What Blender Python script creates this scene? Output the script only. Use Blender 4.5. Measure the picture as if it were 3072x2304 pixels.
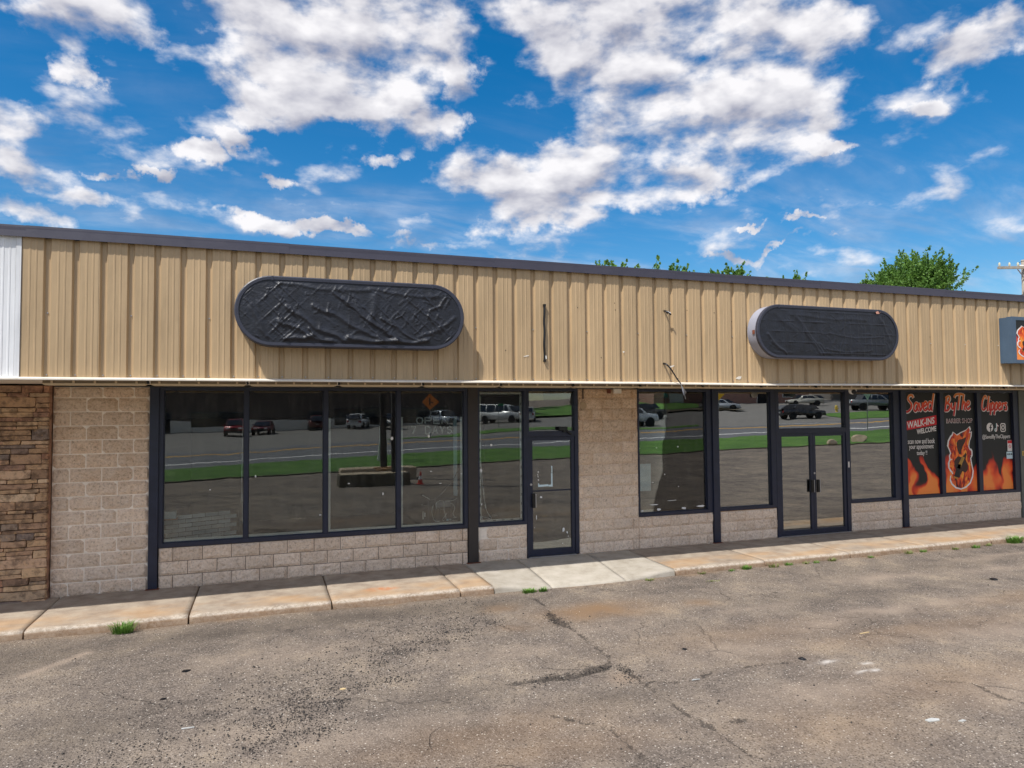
import bpy, bmesh, math, random
import numpy as np
from mathutils import Vector, Matrix
random.seed(7)
R = math.radians
S = bpy.context.scene
for o in list(bpy.data.objects):
    bpy.data.objects.remove(o)
COL = S.collection

# ------------------------------------------------------------------ camera
cam = bpy.data.cameras.new('camera'); camo = bpy.data.objects.new('camera', cam); COL.objects.link(camo)
YAW, PIT, ROL = .3405, .0406, -.0078
fw = Vector((math.sin(YAW)*math.cos(PIT), math.cos(YAW)*math.cos(PIT), math.sin(PIT)))
rt = Vector((math.cos(YAW), -math.sin(YAW), 0)); up = rt.cross(fw)
r2 = rt*math.cos(ROL)+up*math.sin(ROL); u2 = up*math.cos(ROL)-rt*math.sin(ROL)
M = Matrix((r2, u2, -fw)).transposed().to_4x4(); M.translation = Vector((0, -11.5942, 2.565))
camo.matrix_world = M
cam.sensor_width = 36; cam.lens = 36*2094.4/3072; cam.clip_end = 3000; cam.clip_start = .05
S.camera = camo

# ------------------------------------------------------------------ sky, sun, exposure
LIGHT = Vector((1.45, 1.0, -2.83)).normalized()          # the way the sunlight travels
EL = math.asin(-LIGHT.z); ROT = math.atan2(-LIGHT.x, -LIGHT.y)
W = bpy.data.worlds.new('World'); S.world = W; W.use_nodes = True
wt = W.node_tree; wt.nodes.clear()
SKY_STRENGTH, CLOUD_LEVEL = .062, .51
class NT:
    def __init__(s, t): s.t = t
    def n(s, typ, inp=None, **kw):
        nd = s.t.nodes.new(typ)
        for k, v in kw.items(): setattr(nd, k, v)
        for k, v in (inp or {}).items():
            sk = nd.inputs[k]
            if hasattr(v, 'is_output') or isinstance(v, bpy.types.NodeSocket): s.t.links.new(v, sk)
            else: sk.default_value = v
        return nd
    def m(s, op, a, b=0., c=0., clamp=False):
        nd = s.t.nodes.new('ShaderNodeMath'); nd.operation = op; nd.use_clamp = clamp
        for i, v in enumerate((a, b, c)):
            if isinstance(v, bpy.types.NodeSocket): s.t.links.new(v, nd.inputs[i])
            else: nd.inputs[i].default_value = v
        return nd.outputs[0]
    def v(s, op, a, b=(0,0,0), c=(0,0,0)):
        nd = s.t.nodes.new('ShaderNodeVectorMath'); nd.operation = op
        for i, x in enumerate((a, b, c)):
            if isinstance(x, bpy.types.NodeSocket): s.t.links.new(x, nd.inputs[i])
            else: nd.inputs[i].default_value = x
        return nd.outputs['Value' if op in ('DOT_PRODUCT', 'LENGTH', 'DISTANCE') else 'Vector']
    def noise(s, vec, scale, detail=4, rough=.55, dist=0., out='Fac'):
        return s.n('ShaderNodeTexNoise', {'Vector': vec, 'Scale': scale, 'Detail': detail, 'Roughness': rough, 'Distortion': dist}).outputs[out]
    def ramp(s, fac, stops, interp='LINEAR'):
        nd = s.n('ShaderNodeValToRGB', {'Fac': fac}); cr = nd.color_ramp; cr.interpolation = interp
        while len(cr.elements) < len(stops): cr.elements.new(.5)
        for e, (p, c) in zip(cr.elements, stops):
            e.position = p; e.color = c if len(c) == 4 else (*c, 1)
        return nd.outputs['Color']
    def mix(s, fac, a, b, blend='MIX'):
        nd = s.t.nodes.new('ShaderNodeMix'); nd.data_type = 'RGBA'; nd.blend_type = blend
        for k, v in ((0, fac), (6, a), (7, b)):
            if isinstance(v, bpy.types.NodeSocket): s.t.links.new(v, nd.inputs[k])
            else: nd.inputs[k].default_value = v if k == 0 or len(v) == 4 else (*v, 1)
        return nd.outputs[2]
    def sstep(s, x, a, b):
        nd = s.n('ShaderNodeMapRange', {'Value': x, 'From Min': a, 'From Max': b}, interpolation_type='SMOOTHSTEP')
        return nd.outputs[0]
    def link(s, a, b): s.t.links.new(a, b)

def build_sky():
    t = NT(wt)
    sky = t.n('ShaderNodeTexSky', sky_type='NISHITA', sun_disc=False, sun_elevation=EL, sun_rotation=ROT,
              air_density=1.0, dust_density=.6, ozone_density=3.0)
    hs = t.n('ShaderNodeHueSaturation', {'Hue': .497, 'Saturation': 1.45, 'Value': 1.0, 'Color': sky.outputs[0]})
    d = t.n('ShaderNodeTexCoord').outputs['Generated']
    sp = t.n('ShaderNodeSeparateXYZ', {0: d}); x, y, z = sp.outputs
    az = t.m('ARCTAN2', x, y); el = t.m('ARCSINE', z)
    den = t.m('ADD', t.m('MAXIMUM', z, 0.), .30)
    P = t.n('ShaderNodeCombineXYZ', {0: t.m('DIVIDE', x, den), 1: t.m('DIVIDE', y, den), 2: t.m('MULTIPLY', z, 2.5)}).outputs[0]
    ae = t.n('ShaderNodeCombineXYZ', {0: az, 1: el, 2: 0.}).outputs[0]
    wv = t.n('ShaderNodeTexNoise', {'Vector': d, 'Scale': 11., 'Detail': 6., 'Roughness': .62}).outputs['Color']
    ae = t.v('ADD', ae, t.v('MULTIPLY', t.v('SUBTRACT', wv, (.5, .5, .5)), (.17, .10, 0)))
    # big cloud masses, as directions (azimuth, elevation, half widths)
    E = [(.600,.47,.15,.075),(.70,.40,.12,.07),(.60,.385,.10,.04),(.48,.345,.10,.028),(.46,.322,.13,.030),(.44,.282,.085,.026),(.51,.305,.10,.022),(.64,.54,.20,.05),(.53,.52,.10,.05),(.74,.46,.09,.05),(.78,.395,.06,.035),
     (.64,.315,.07,.020),(.815,.365,.034,.020),(.04,.465,.09,.035),(.10,.435,.09,.030),(.06,.41,.09,.022),(.02,.385,.06,.014),(.17,.405,.05,.022),(.215,.385,.055,.022),(.20,.36,.03,.010),(-.03,.50,.09,.03),(.18,.50,.09,.045),(.12,.53,.12,.04),
     (.265,.445,.028,.035),(.26,.39,.025,.02),(-.03,.352,.03,.010),(.14,.347,.026,.009),(-.20,.475,.08,.03),(-.25,.44,.06,.025),(-.225,.405,.022,.016),(-.30,.325,.05,.030),(-.27,.285,.05,.022),
     (-.225,.262,.04,.015),(-.28,.235,.05,.016),(-.185,.295,.026,.006),(-.138,.305,.02,.006),(-.084,.335,.03,.010),(.10,.250,.10,.008),(.0,.258,.05,.007),
     (.205,.238,.055,.009),(.925,.405,.05,.026),(.88,.36,.028,.012),(.965,.42,.04,.024),(.84,.335,.03,.006),(.021,.314,.02,.007),(.691,.214,.041,.006),(.771,.216,.04,.004),(.727,.248,.023,.004),(.80,.237,.02,.004)]
    # rest of the dome, out of view: cloud made denser to add fill light
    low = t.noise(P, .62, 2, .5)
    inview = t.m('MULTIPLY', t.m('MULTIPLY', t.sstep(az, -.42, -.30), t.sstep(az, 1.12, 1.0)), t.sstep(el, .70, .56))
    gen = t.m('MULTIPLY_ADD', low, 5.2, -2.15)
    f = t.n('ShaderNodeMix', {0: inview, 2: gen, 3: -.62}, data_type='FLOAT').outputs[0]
    for a, e, ra, re in E:
        if .40 < a < .85: a -= .05
        q = t.v('MULTIPLY_ADD', ae, (1/ra, 1/re, 0), (-a/ra, -e/re, 0))
        r = t.v('DOT_PRODUCT', q, q)
        f = t.m('SMOOTH_MAX', f, t.m('MULTIPLY_ADD', r, -.62, .85 if ra > .06 else .52), .25)
    Q = t.v('MULTIPLY', d, (1, 1, 1.9))
    fb = t.noise(Q, 10.5, 6, .52, .1); fb2 = t.noise(Q, 30., 4, .55)
    dn = t.m('ADD', t.m('MULTIPLY_ADD', fb, 6.6, -3.3), t.m('MULTIPLY_ADD', fb2, 1.7, -.85))
    tot = t.m('ADD', t.m('MULTIPLY_ADD', t.m('MINIMUM', f, .50), 1.45, .10), dn)
    dens = t.sstep(tot, -.75, 1.05)
    # thin veils and haze low down
    st = t.v('MULTIPLY', P, (.8, 2.2, 1))
    veil = t.sstep(t.noise(st, 2.6, 6, .6, .4), .40, .80)
    vl = t.m('MULTIPLY', veil, t.m('MULTIPLY_ADD', t.sstep(el, .38, .14), .58, .07))
    dens = t.m('MAXIMUM', t.m('MULTIPLY', dens, .95), vl)
    # relief: puffs bright above, greyer below
    fbs = t.noise(t.v('ADD', Q, (-.010, 0, .038)), 10.5, 4, .52, .1)
    rel = t.m('MULTIPLY_ADD', t.m('SUBTRACT', fb, fbs), 2.5, .66)
    thick = t.sstep(tot, .7, 2.6)
    rel = t.m('SUBTRACT', t.m('ADD', rel, t.m('MULTIPLY_ADD', fb2, .45, -.225)), t.m('MULTIPLY', thick, .20), clamp=True)
    cc = t.ramp(rel, [(.0, (.28, .29, .37)), (.35, (.45, .45, .52)), (.62, (.66, .65, .69)), (1., (.93, .91, .92))])
    b1 = t.n('ShaderNodeBackground', {0: hs.outputs[0], 1: SKY_STRENGTH})
    # clouds towards the sun scatter more of its light forward
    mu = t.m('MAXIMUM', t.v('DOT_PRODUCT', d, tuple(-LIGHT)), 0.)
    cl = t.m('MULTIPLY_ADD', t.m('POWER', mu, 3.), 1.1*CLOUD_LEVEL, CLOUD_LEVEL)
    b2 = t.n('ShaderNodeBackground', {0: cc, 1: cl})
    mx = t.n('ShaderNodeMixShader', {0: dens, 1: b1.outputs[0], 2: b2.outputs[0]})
    ow = t.n('ShaderNodeOutputWorld'); t.link(mx.outputs[0], ow.inputs[0])
build_sky()
sun = bpy.data.lights.new('sun', 'SUN'); sun.energy = 2.35; sun.angle = R(1.0); sun.color = (1, .965, .91)
suno = bpy.data.objects.new('sun', sun); COL.objects.link(suno); suno.location = (-20, -20, 40)
suno.rotation_euler = LIGHT.to_track_quat('-Z', 'Y').to_euler()
S.view_settings.view_transform = 'Standard'; S.view_settings.look = 'None'
S.view_settings.exposure = 1.12; S.view_settings.gamma = 1.0; S.view_settings.use_curve_mapping = False
S.cycles.use_denoising = True
S.cycles.max_bounces = 6; S.cycles.transparent_max_bounces = 16
W.cycles.sampling_method = 'MANUAL'; W.cycles.sample_map_resolution = 512

# ------------------------------------------------------------------ helpers
def lin(c):
    return tuple(((v/255)/12.92 if v/255 <= .04045 else (((v/255)+.055)/1.055)**2.4) for v in c)
def org(o):
    p = Vector((0, 0, 0))
    while o is not None:
        p += o.location; o = o.parent
    return p
def tag(o, label=None, cat=None, group=None, kind=None):
    for k, v in (('label', label), ('category', cat), ('group', group), ('kind', kind)):
        if v: o[k] = v
    return o
def thing(name, loc, label, cat, group=None, rz=0):
    o = bpy.data.objects.new(name, None); COL.objects.link(o); o.location = loc; o.rotation_euler = (0, 0, rz)
    o.empty_display_size = .1
    return tag(o, label, cat, group)
def link(name, me, parent=None, loc=(0, 0, 0), rot=None, scale=None):
    o = bpy.data.objects.new(name, me); COL.objects.link(o)
    if parent: o.parent = parent
    o.location = loc
    if rot: o.rotation_euler = rot
    if scale: o.scale = scale
    return o
class MB:
    def __init__(s): s.v = []; s.f = []; s.mi = []; s.c = 0
    def add(s, v, f):
        n = len(s.v); s.v += [tuple(p) for p in v]; s.f += [tuple(i+n for i in q) for q in f]; s.mi += [s.c]*len(f); return s
    def mat(s, i): s.c = i; return s
    def box(s, x0, x1, y0, y1, z0, z1, ch=0):
        if ch <= 0:
            v = [(x, y, z) for x in (x0, x1) for y in (y0, y1) for z in (z0, z1)]
            return s.add(v, [(0,1,3,2),(4,6,7,5),(0,4,5,1),(2,3,7,6),(0,2,6,4),(1,5,7,3)])
        bm = bmesh.new(); bmesh.ops.create_cube(bm, size=1)
        for p in bm.verts: p.co = Vector(((x0+x1)/2+p.co.x*(x1-x0), (y0+y1)/2+p.co.y*(y1-y0), (z0+z1)/2+p.co.z*(z1-z0)))
        bmesh.ops.bevel(bm, geom=list(bm.edges), offset=ch, segments=2, affect='EDGES', profile=.6)
        return s.bm(bm)
    def bm(s, bm, mw=None):
        bm.verts.ensure_lookup_table(); bm.verts.index_update()
        v = [(mw @ p.co if mw else p.co) for p in bm.verts]; f = [[q.index for q in fc.verts] for fc in bm.faces]
        bm.free(); return s.add(v, f)
    def bar(s, p0, p1, w, h=None, upv=(0, 0, 1)):
        p0, p1 = Vector(p0), Vector(p1); h = h or w; d = (p1-p0).normalized(); a = Vector(upv)
        if abs(d.dot(a)) > .98: a = Vector((1, 0, 0))
        sx = d.cross(a).normalized()*w/2; sz = sx.cross(d).normalized()*h/2
        v = [p+i*sx+j*sz for p in (p0, p1) for i, j in ((-1,-1),(1,-1),(1,1),(-1,1))]
        return s.add(v, [(3,2,1,0),(4,5,6,7),(0,1,5,4),(1,2,6,5),(2,3,7,6),(3,0,4,7)])
    def tube(s, pts, r, n=8, cap=True, r1=None):
        pts = [Vector(p) for p in pts]; rings = []; a = None; N = len(pts)
        for i, p in enumerate(pts):
            d = (pts[min(i+1, N-1)]-pts[max(i-1, 0)]).normalized()
            if a is None: a = d.orthogonal().normalized()
            a = (a-d*a.dot(d)).normalized(); b = d.cross(a)
            rr = r if r1 is None else r+(r1-r)*i/max(1, N-1)
            rings.append([p+rr*(math.cos(k*2*math.pi/n)*a+math.sin(k*2*math.pi/n)*b) for k in range(n)])
        v = [q for g in rings for q in g]; f = []
        for i in range(N-1):
            for k in range(n): f.append((i*n+k, i*n+(k+1) % n, (i+1)*n+(k+1) % n, (i+1)*n+k))
        if cap: f += [tuple(range(n))[::-1], tuple((N-1)*n+k for k in range(n))]
        return s.add(v, f)
    def prism(s, pts, y0, y1, ax='y'):
        n = len(pts)
        mk = {'y': lambda p, y: (p[0], y, p[1]), 'x': lambda p, y: (y, p[0], p[1]), 'z': lambda p, y: (p[0], p[1], y)}[ax]
        v = [mk(p, y0) for p in pts]+[mk(p, y1) for p in pts]
        f = [tuple(range(n)), tuple(range(2*n-1, n-1, -1))]+[(i, i+n, (i+1) % n+n, (i+1) % n) for i in range(n)]
        return s.add(v, f)
    def disc(s, c, r, ax, h, n=20, r1=None):
        c = Vector(c); d = Vector(ax).normalized(); return s.tube([c, c+d*h], r, n, True, r1)
    def lathe(s, c, prof, n=16):
        v = []; f = []
        for (r, z) in prof: v += [(c[0]+r*math.cos(2*math.pi*k/n), c[1]+r*math.sin(2*math.pi*k/n), c[2]+z) for k in range(n)]
        for i in range(len(prof)-1):
            for k in range(n): f.append((i*n+k, i*n+(k+1) % n, (i+1)*n+(k+1) % n, (i+1)*n+k))
        f += [tuple(range(n))[::-1], tuple((len(prof)-1)*n+k for k in range(n))]
        return s.add(v, f)
    def mesh(s, name, mats, off=(0, 0, 0), smooth=False):
        me = bpy.data.meshes.new(name); o = Vector(off)
        me.from_pydata([tuple(Vector(p)-o) for p in s.v], [], s.f)
        for m in (mats if isinstance(mats, (list, tuple)) else [mats]): me.materials.append(m)
        if any(s.mi): me.polygons.foreach_set('material_index', s.mi)
        bm = bmesh.new(); bm.from_mesh(me); bmesh.ops.recalc_face_normals(bm, faces=bm.faces); bm.to_mesh(me); bm.free()
        if smooth: me.shade_smooth()
        return me
    def build(s, name, mats, parent=None, smooth=False, local=False):
        off = (0, 0, 0) if local or parent is None else org(parent)
        return link(name, s.mesh(name, mats, off, smooth), parent)
def arr_mesh(name, V, F, mat, smooth=False):
    V = np.asarray(V, np.float32); F = np.asarray(F, np.int32); k = F.shape[1]
    me = bpy.data.meshes.new(name); me.vertices.add(len(V)); me.vertices.foreach_set('co', V.ravel())
    me.loops.add(F.size); me.loops.foreach_set('vertex_index', F.ravel()); me.polygons.add(len(F))
    me.polygons.foreach_set('loop_start', np.arange(0, F.size, k, dtype=np.int32))
    me.update(calc_edges=True); me.materials.append(mat)
    if smooth: me.polygons.foreach_set('use_smooth', np.ones(len(F), bool))
    return me
def attr(me, name, a):
    at = me.attributes.new(name, 'FLOAT', 'POINT'); at.data.foreach_set('value', np.asarray(a, np.float32))
_rng = np.random.default_rng(5); _lat = _rng.random((256, 256)).astype(np.float32)
def vn(x, y):
    xi = np.floor(x).astype(int); yi = np.floor(y).astype(int); a = x-xi; b = y-yi; a = a*a*(3-2*a); b = b*b*(3-2*b)
    g = lambda i, j: _lat[(xi+i) % 256, (yi+j) % 256]
    return (g(0,0)*(1-a)+g(1,0)*a)*(1-b)+(g(0,1)*(1-a)+g(1,1)*a)*b
def fbm(x, y, o=5):
    s = 0; k = .5
    for i in range(o): s = s+k*vn(x*2**i+17.3*i, y*2**i+9.1*i); k *= .5
    return s
def catmull(P, n=8):
    P = [Vector(p) for p in P]; o = []
    for i in range(len(P)-1):
        a, b, c, d = P[max(i-1, 0)], P[i], P[i+1], P[min(i+2, len(P)-1)]
        for k in range(n):
            t = k/n; o.append(.5*((2*b)+(c-a)*t+(2*a-5*b+4*c-d)*t*t+(3*b-a-3*c+d)*t**3))
    return o+[P[-1]]

# ------------------------------------------------------------------ materials
def material(name):
    m = bpy.data.materials.new(name); m.use_nodes = True; t = NT(m.node_tree)
    return m, t, m.node_tree.nodes['Principled BSDF']
def pm(name, c, rough=.6, metal=0., var=.12, vscale=6., bump=0., bscale=60., spec=.5, c2=None, obj=True, bdist=.01, rnd=0.):
    """plain painted / metal / plastic surface with uneven tone and a little relief"""
    m, t, p = material(name); c = lin(c)
    tc = t.n('ShaderNodeTexCoord').outputs['Object'] if obj else t.n('ShaderNodeNewGeometry').outputs['Position']
    f = t.noise(tc, vscale, 6, .6)
    lo = tuple(v*(1-var) for v in c) if c2 is None else lin(c2); hi = tuple(min(1, v*(1+var)) for v in c)
    colr = t.ramp(f, [(.3, lo), (.7, hi)])
    if rnd:
        oi = t.n('ShaderNodeObjectInfo').outputs['Random']
        colr = t.n('ShaderNodeHueSaturation', {'Color': colr, 'Value': t.m('MULTIPLY_ADD', oi, rnd*2, 1-rnd)}).outputs[0]
    t.link(colr, p.inputs['Base Color'])
    t.link(t.m('MULTIPLY_ADD', f, .25, rough-.12), p.inputs['Roughness'])
    p.inputs['Metallic'].default_value = metal; p.inputs['Specular IOR Level'].default_value = spec
    if bump:
        b = t.n('ShaderNodeBump', {'Height': t.noise(tc, bscale, 5, .6), 'Strength': bump, 'Distance': bdist})
        t.link(b.outputs[0], p.inputs['Normal'])
    return m
def pos_(t): return t.n('ShaderNodeNewGeometry').outputs['Position']
MT = {}
MT['coping'] = pm('coping', (57, 55, 67), .45, .0, .08, 3)
MT['gutter'] = pm('gutter', (228, 220, 206), .4, 0, .10, 5)
MT['fixture'] = pm('fixture', (206, 184, 150), .5, 0, .08, 5)
MT['soffit'] = pm('soffit', (222, 214, 200), .7, 0, .08, 3)
MT['navy'] = pm('navy', (30, 36, 56), .42, 0, .22, 8, .05, 200)
MT['brownpost'] = pm('brownpost', (50, 44, 42), .5, 0, .15, 8)
MT['blackplastic'] = pm('blackplastic', (16, 16, 19), .35, 0, .15, 20)
MT['whiteplastic'] = pm('whiteplastic', (222, 220, 214), .4, 0, .05, 10)
MT['rust'] = pm('rust', (112, 62, 42), .85, 0, .3, 20, .4, 80)
MT['steel'] = pm('steel', (150, 150, 152), .3, .9, .1, 10)
MT['alu'] = pm('alu', (185, 185, 188), .35, .8, .08, 20)
MT['shellgrey'] = pm('shellgrey', (150, 152, 164), .45, 0, .10, 4)
MT['rim'] = pm('rim', (52, 54, 66), .45, 0, .12, 6)
MT['signblue'] = pm('signblue', (72, 92, 112), .45, 0, .08, 4)
MT['roof'] = pm('roof', (70, 68, 66), .9, 0, .2, 2)
MT['intwall'] = pm('intwall', (126, 126, 124), .85, 0, .1, 1.5)
MT['intfloor'] = pm('intfloor', (84, 76, 68), .6, 0, .25, 2.5)
MT['intceil'] = pm('intceil', (205, 203, 196), .9, 0, .06, 3)
MT['wood'] = pm('wood', (170, 128, 86), .7, 0, .2, 9)
MT['paper'] = pm('paper', (226, 228, 226), .8, 0, .04, 20)
MT['paperblue'] = pm('paperblue', (200, 222, 228), .7, 0, .05, 20)
MT['manila'] = pm('manila', (196, 172, 128), .8, 0, .06, 8)
MT['film'] = pm('film', (5, 6, 16), .5, 0, .2, 3, spec=.2)
MT['neonwhite'] = pm('neonwhite', (226, 224, 216), .3, 0, .05, 20)
MT['neongrey'] = pm('neongrey', (120, 118, 120), .35, 0, .1, 20)
MT['insul'] = pm('insul', (206, 204, 178), .3, 0, .05, 20)
MT['polewood'] = pm('polewood', (150, 142, 128), .9, 0, .2, 5, .5, 40)
MT['concretepale'] = pm('concretepale', (178, 160, 134), .9, 0, .2, 4, .5, 40)
MT['mossy'] = pm('mossy', (92, 84, 66), .95, 0, .35, 4, .5, 30)
MT['bark'] = pm('bark', (88, 74, 60), .9, 0, .25, 8, .6, 30)
def m_fascia(name, c, dust):
    m, t, p = material(name); g = pos_(t)
    base = lin(c)
    n1 = t.noise(t.v('MULTIPLY', g, (3., 3., .5)), 1.2, 6, .6)
    n2 = t.noise(t.v('MULTIPLY', g, (30., 30., 1.2)), 1., 4, .6)
    f = t.m('ADD', t.m('MULTIPLY', n1, .6), t.m('MULTIPLY', n2, .4))
    colr = t.ramp(f, [(.32, tuple(v*.80 for v in base)), (.5, base), (.68, tuple(min(1, v*1.12) for v in base))])
    oi = t.n('ShaderNodeObjectInfo').outputs['Random']
    colr = t.n('ShaderNodeHueSaturation', {'Color': colr, 'Value': t.m('MULTIPLY_ADD', oi, .10, .95)}).outputs[0]
    sp = t.sstep(t.noise(g, 55., 3, .7), .70, .78)
    colr = t.mix(t.m('MULTIPLY', sp, .35), colr, tuple(v*.6 for v in base))
    t.link(colr, p.inputs['Base Color']); p.inputs['Roughness'].default_value = .5
    b = t.n('ShaderNodeBump', {'Height': t.noise(t.v('MULTIPLY', g, (2., 2., 1.)), 1.5, 3, .5), 'Strength': .4, 'Distance': .03})
    t.link(b.outputs[0], p.inputs['Normal'])
    return m
MT['fascia'] = m_fascia('fascia', (180, 154, 118), 1)
MT['fasciawhite'] = m_fascia('fasciawhite', (220, 221, 222), 1)
def m_block():
    m, t, p = material('splitface'); g = pos_(t)
    oi = t.n('ShaderNodeObjectInfo'); rnd = oi.outputs['Random']
    brown = t.n('ShaderNodeSeparateColor', {0: oi.outputs['Color']}).outputs[0]
    big = t.noise(g, 4.5, 6, .65); fine = t.noise(g, 34., 6, .7)
    c1 = t.ramp(fine, [(.30, lin((164, 146, 128))), (.46, lin((224, 203, 181))), (.72, lin((242, 224, 204)))])
    c2 = t.ramp(fine, [(.30, lin((124, 94, 66))), (.48, lin((188, 150, 110))), (.72, lin((212, 178, 136)))])
    f = t.m('ADD', brown, t.m('MULTIPLY_ADD', big, .9, -.45), clamp=True)
    c = t.mix(f, c1, c2)
    gap = t.n('ShaderNodeTexVoronoi', {'Vector': g, 'Scale': 42., 'Randomness': 1.}).outputs['Distance']
    pit = t.m('MULTIPLY', t.sstep(gap, .17, .10), t.sstep(t.noise(g, 11., 3, .5), .46, .60))
    c = t.mix(t.m('MULTIPLY', pit, .8), c, lin((62, 50, 42)))
    pale = t.m('MULTIPLY', t.sstep(t.noise(g, 2.1, 5, .7), .66, .74), .5)
    c = t.mix(pale, c, lin((205, 196, 184)))
    c = t.n('ShaderNodeHueSaturation', {'Color': c, 'Value': t.m('MULTIPLY_ADD', rnd, .16, .92)}).outputs[0]
    t.link(c, p.inputs['Base Color']); p.inputs['Roughness'].default_value = .92; p.inputs['Specular IOR Level'].default_value = .25
    hh = t.m('ADD', t.m('MULTIPLY', t.noise(g, 16., 8, .68), 1.), t.m('MULTIPLY', pit, -.5))
    b = t.n('ShaderNodeBump', {'Height': hh, 'Strength': .9, 'Distance': .03}); t.link(b.outputs[0], p.inputs['Normal'])
    return m
MT['block'] = m_block()
MT['mortar'] = pm('mortar', (238, 226, 210), .95, 0, .15, 9, .4, 50, obj=False)
MT['mortardark'] = pm('mortardark', (92, 80, 70), .95, 0, .2, 9, obj=False)
MT['greyblock'] = pm('greyblock', (142, 142, 138), .9, 0, .15, 20, .3, 60, obj=False)
def m_stone():
    m, t, p = material('ledgestone'); g = pos_(t); oi = t.n('ShaderNodeObjectInfo').outputs['Random']
    n = t.noise(g, 11., 6, .65)
    base = t.ramp(oi, [(0, lin((140, 112, 92))), (.2, lin((204, 168, 130))), (.4, lin((176, 142, 116))), (.58, lin((216, 180, 140))), (.72, lin((136, 122, 112))), (.86, lin((190, 142, 114))), (1, lin((220, 192, 158)))])
    c = t.mix(t.m('MULTIPLY', t.sstep(n, .42, .64), .6), base, lin((74, 58, 48)))
    c = t.mix(t.m('MULTIPLY', t.sstep(t.noise(g, 23., 4, .6), .56, .72), .45), c, lin((214, 172, 122)))
    t.link(c, p.inputs['Base Color']); p.inputs['Roughness'].default_value = .9; p.inputs['Specular IOR Level'].default_value = .25
    b = t.n('ShaderNodeBump', {'Height': t.noise(g, 26., 8, .65), 'Strength': .8, 'Distance': .02}); t.link(b.outputs[0], p.inputs['Normal'])
    return m
MT['stone'] = m_stone()
def m_asphalt():
    m, t, p = material('asphalt'); g = pos_(t)
    A = lambda n: t.n('ShaderNodeAttribute', attribute_name=n).outputs['Fac']
    big = t.noise(g, .55, 6, .62); mid = t.noise(g, 2.6, 7, .66); fine = t.noise(g, 70., 3, .7)
    gv = t.n('ShaderNodeTexVoronoi', {'Vector': g, 'Scale': 62., 'Randomness': 1.}); cellc = t.n('ShaderNodeSeparateColor', {0: gv.outputs['Color']})
    c = t.ramp(t.m('ADD', t.m('MULTIPLY', big, .5), t.m('MULTIPLY', mid, .5)),
               [(.35, lin((86, 79, 72))), (.45, lin((113, 103, 94))), (.55, lin((132, 120, 107))), (.65, lin((156, 141, 122)))])
    # aggregate showing in the worn surface: pale, dark and rusty chips
    chip = t.sstep(gv.outputs['Distance'], .62, .34)
    r = cellc.outputs[0]
    c = t.mix(t.m('MULTIPLY', chip, t.m('MULTIPLY', t.sstep(r, .72, .76), .55)), c, lin((168, 156, 144)))
    c = t.mix(t.m('MULTIPLY', chip, t.m('MULTIPLY', t.sstep(r, .28, .22), .8)), c, lin((58, 53, 50)))
    c = t.mix(t.m('MULTIPLY', t.sstep(fine, .46, .30), .35), c, lin((72, 65, 60)))
    v2 = t.n('ShaderNodeTexVoronoi', {'Vector': g, 'Scale': 23., 'Randomness': 1.}); k2 = t.n('ShaderNodeSeparateColor', {0: v2.outputs['Color']}).outputs[1]
    spk = t.m('MULTIPLY', t.sstep(v2.outputs['Distance'], .20, .13), t.sstep(k2, .62, .66))
    c = t.mix(t.m('MULTIPLY', spk, .75), c, lin((214, 206, 194)))
    spd = t.m('MULTIPLY', t.sstep(v2.outputs['Distance'], .20, .12), t.sstep(k2, .30, .26))
    c = t.mix(t.m('MULTIPLY', spd, .8), c, lin((46, 42, 40)))
    # worn shapes of the place
    c = t.mix(t.m('MULTIPLY', A('smooth'), .6), c, lin((84, 76, 68)))
    c = t.mix(t.m('MULTIPLY', A('tan'), t.m('MULTIPLY_ADD', mid, 1.2, .35), clamp=True), c, lin((134, 108, 82)))
    c = t.mix(t.m('MULTIPLY', A('pale'), t.m('MULTIPLY_ADD', mid, 1.2, .2), clamp=True), c, lin((158, 142, 126)))
    c = t.mix(t.m('MULTIPLY', A('sand'), t.m('MULTIPLY_ADD', mid, .8, .35), clamp=True), c, lin((144, 118, 90)))
    dk = t.sstep(t.m('ADD', A('dark'), t.m('MULTIPLY_ADD', t.noise(g, 48., 3, .6), 1.9, -.95)), .38, .66)
    c = t.mix(t.m('MULTIPLY', dk, t.m('MULTIPLY', t.sstep(A('dark'), .04, .3), .62)), c, lin((40, 37, 35)))
    c = t.mix(t.m('MULTIPLY', A('white'), .8), c, lin((226, 220, 212)))
    # hairline cracks
    w = t.v('ADD', g, t.v('MULTIPLY', t.v('SUBTRACT', t.n('ShaderNodeTexNoise', {'Vector': g, 'Scale': 1.7, 'Detail': 5.}).outputs['Color'], (.5,.5,.5)), (1.1, 1.1, 0)))
    ck = t.n('ShaderNodeTexVoronoi', {'Vector': w, 'Scale': .55}, feature='DISTANCE_TO_EDGE').outputs['Distance']
    ckm = t.m('MULTIPLY', t.sstep(ck, .010, .002), t.sstep(t.noise(g, .8, 3, .5), .48, .58))
    c = t.mix(t.m('MULTIPLY', ckm, .16), c, lin((52, 47, 44)))
    t.link(c, p.inputs['Base Color']); p.inputs['Roughness'].default_value = .93; p.inputs['Specular IOR Level'].default_value = .2
    h = t.m('ADD', t.m('MULTIPLY', gv.outputs['Distance'], -.6), t.m('ADD', t.m('MULTIPLY', fine, .9), t.m('MULTIPLY', ckm, -1.5)))
    b = t.n('ShaderNodeBump', {'Height': h, 'Strength': .9, 'Distance': .012}); t.link(b.outputs[0], p.inputs['Normal'])
    return m
MT['asphalt'] = m_asphalt()
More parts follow.
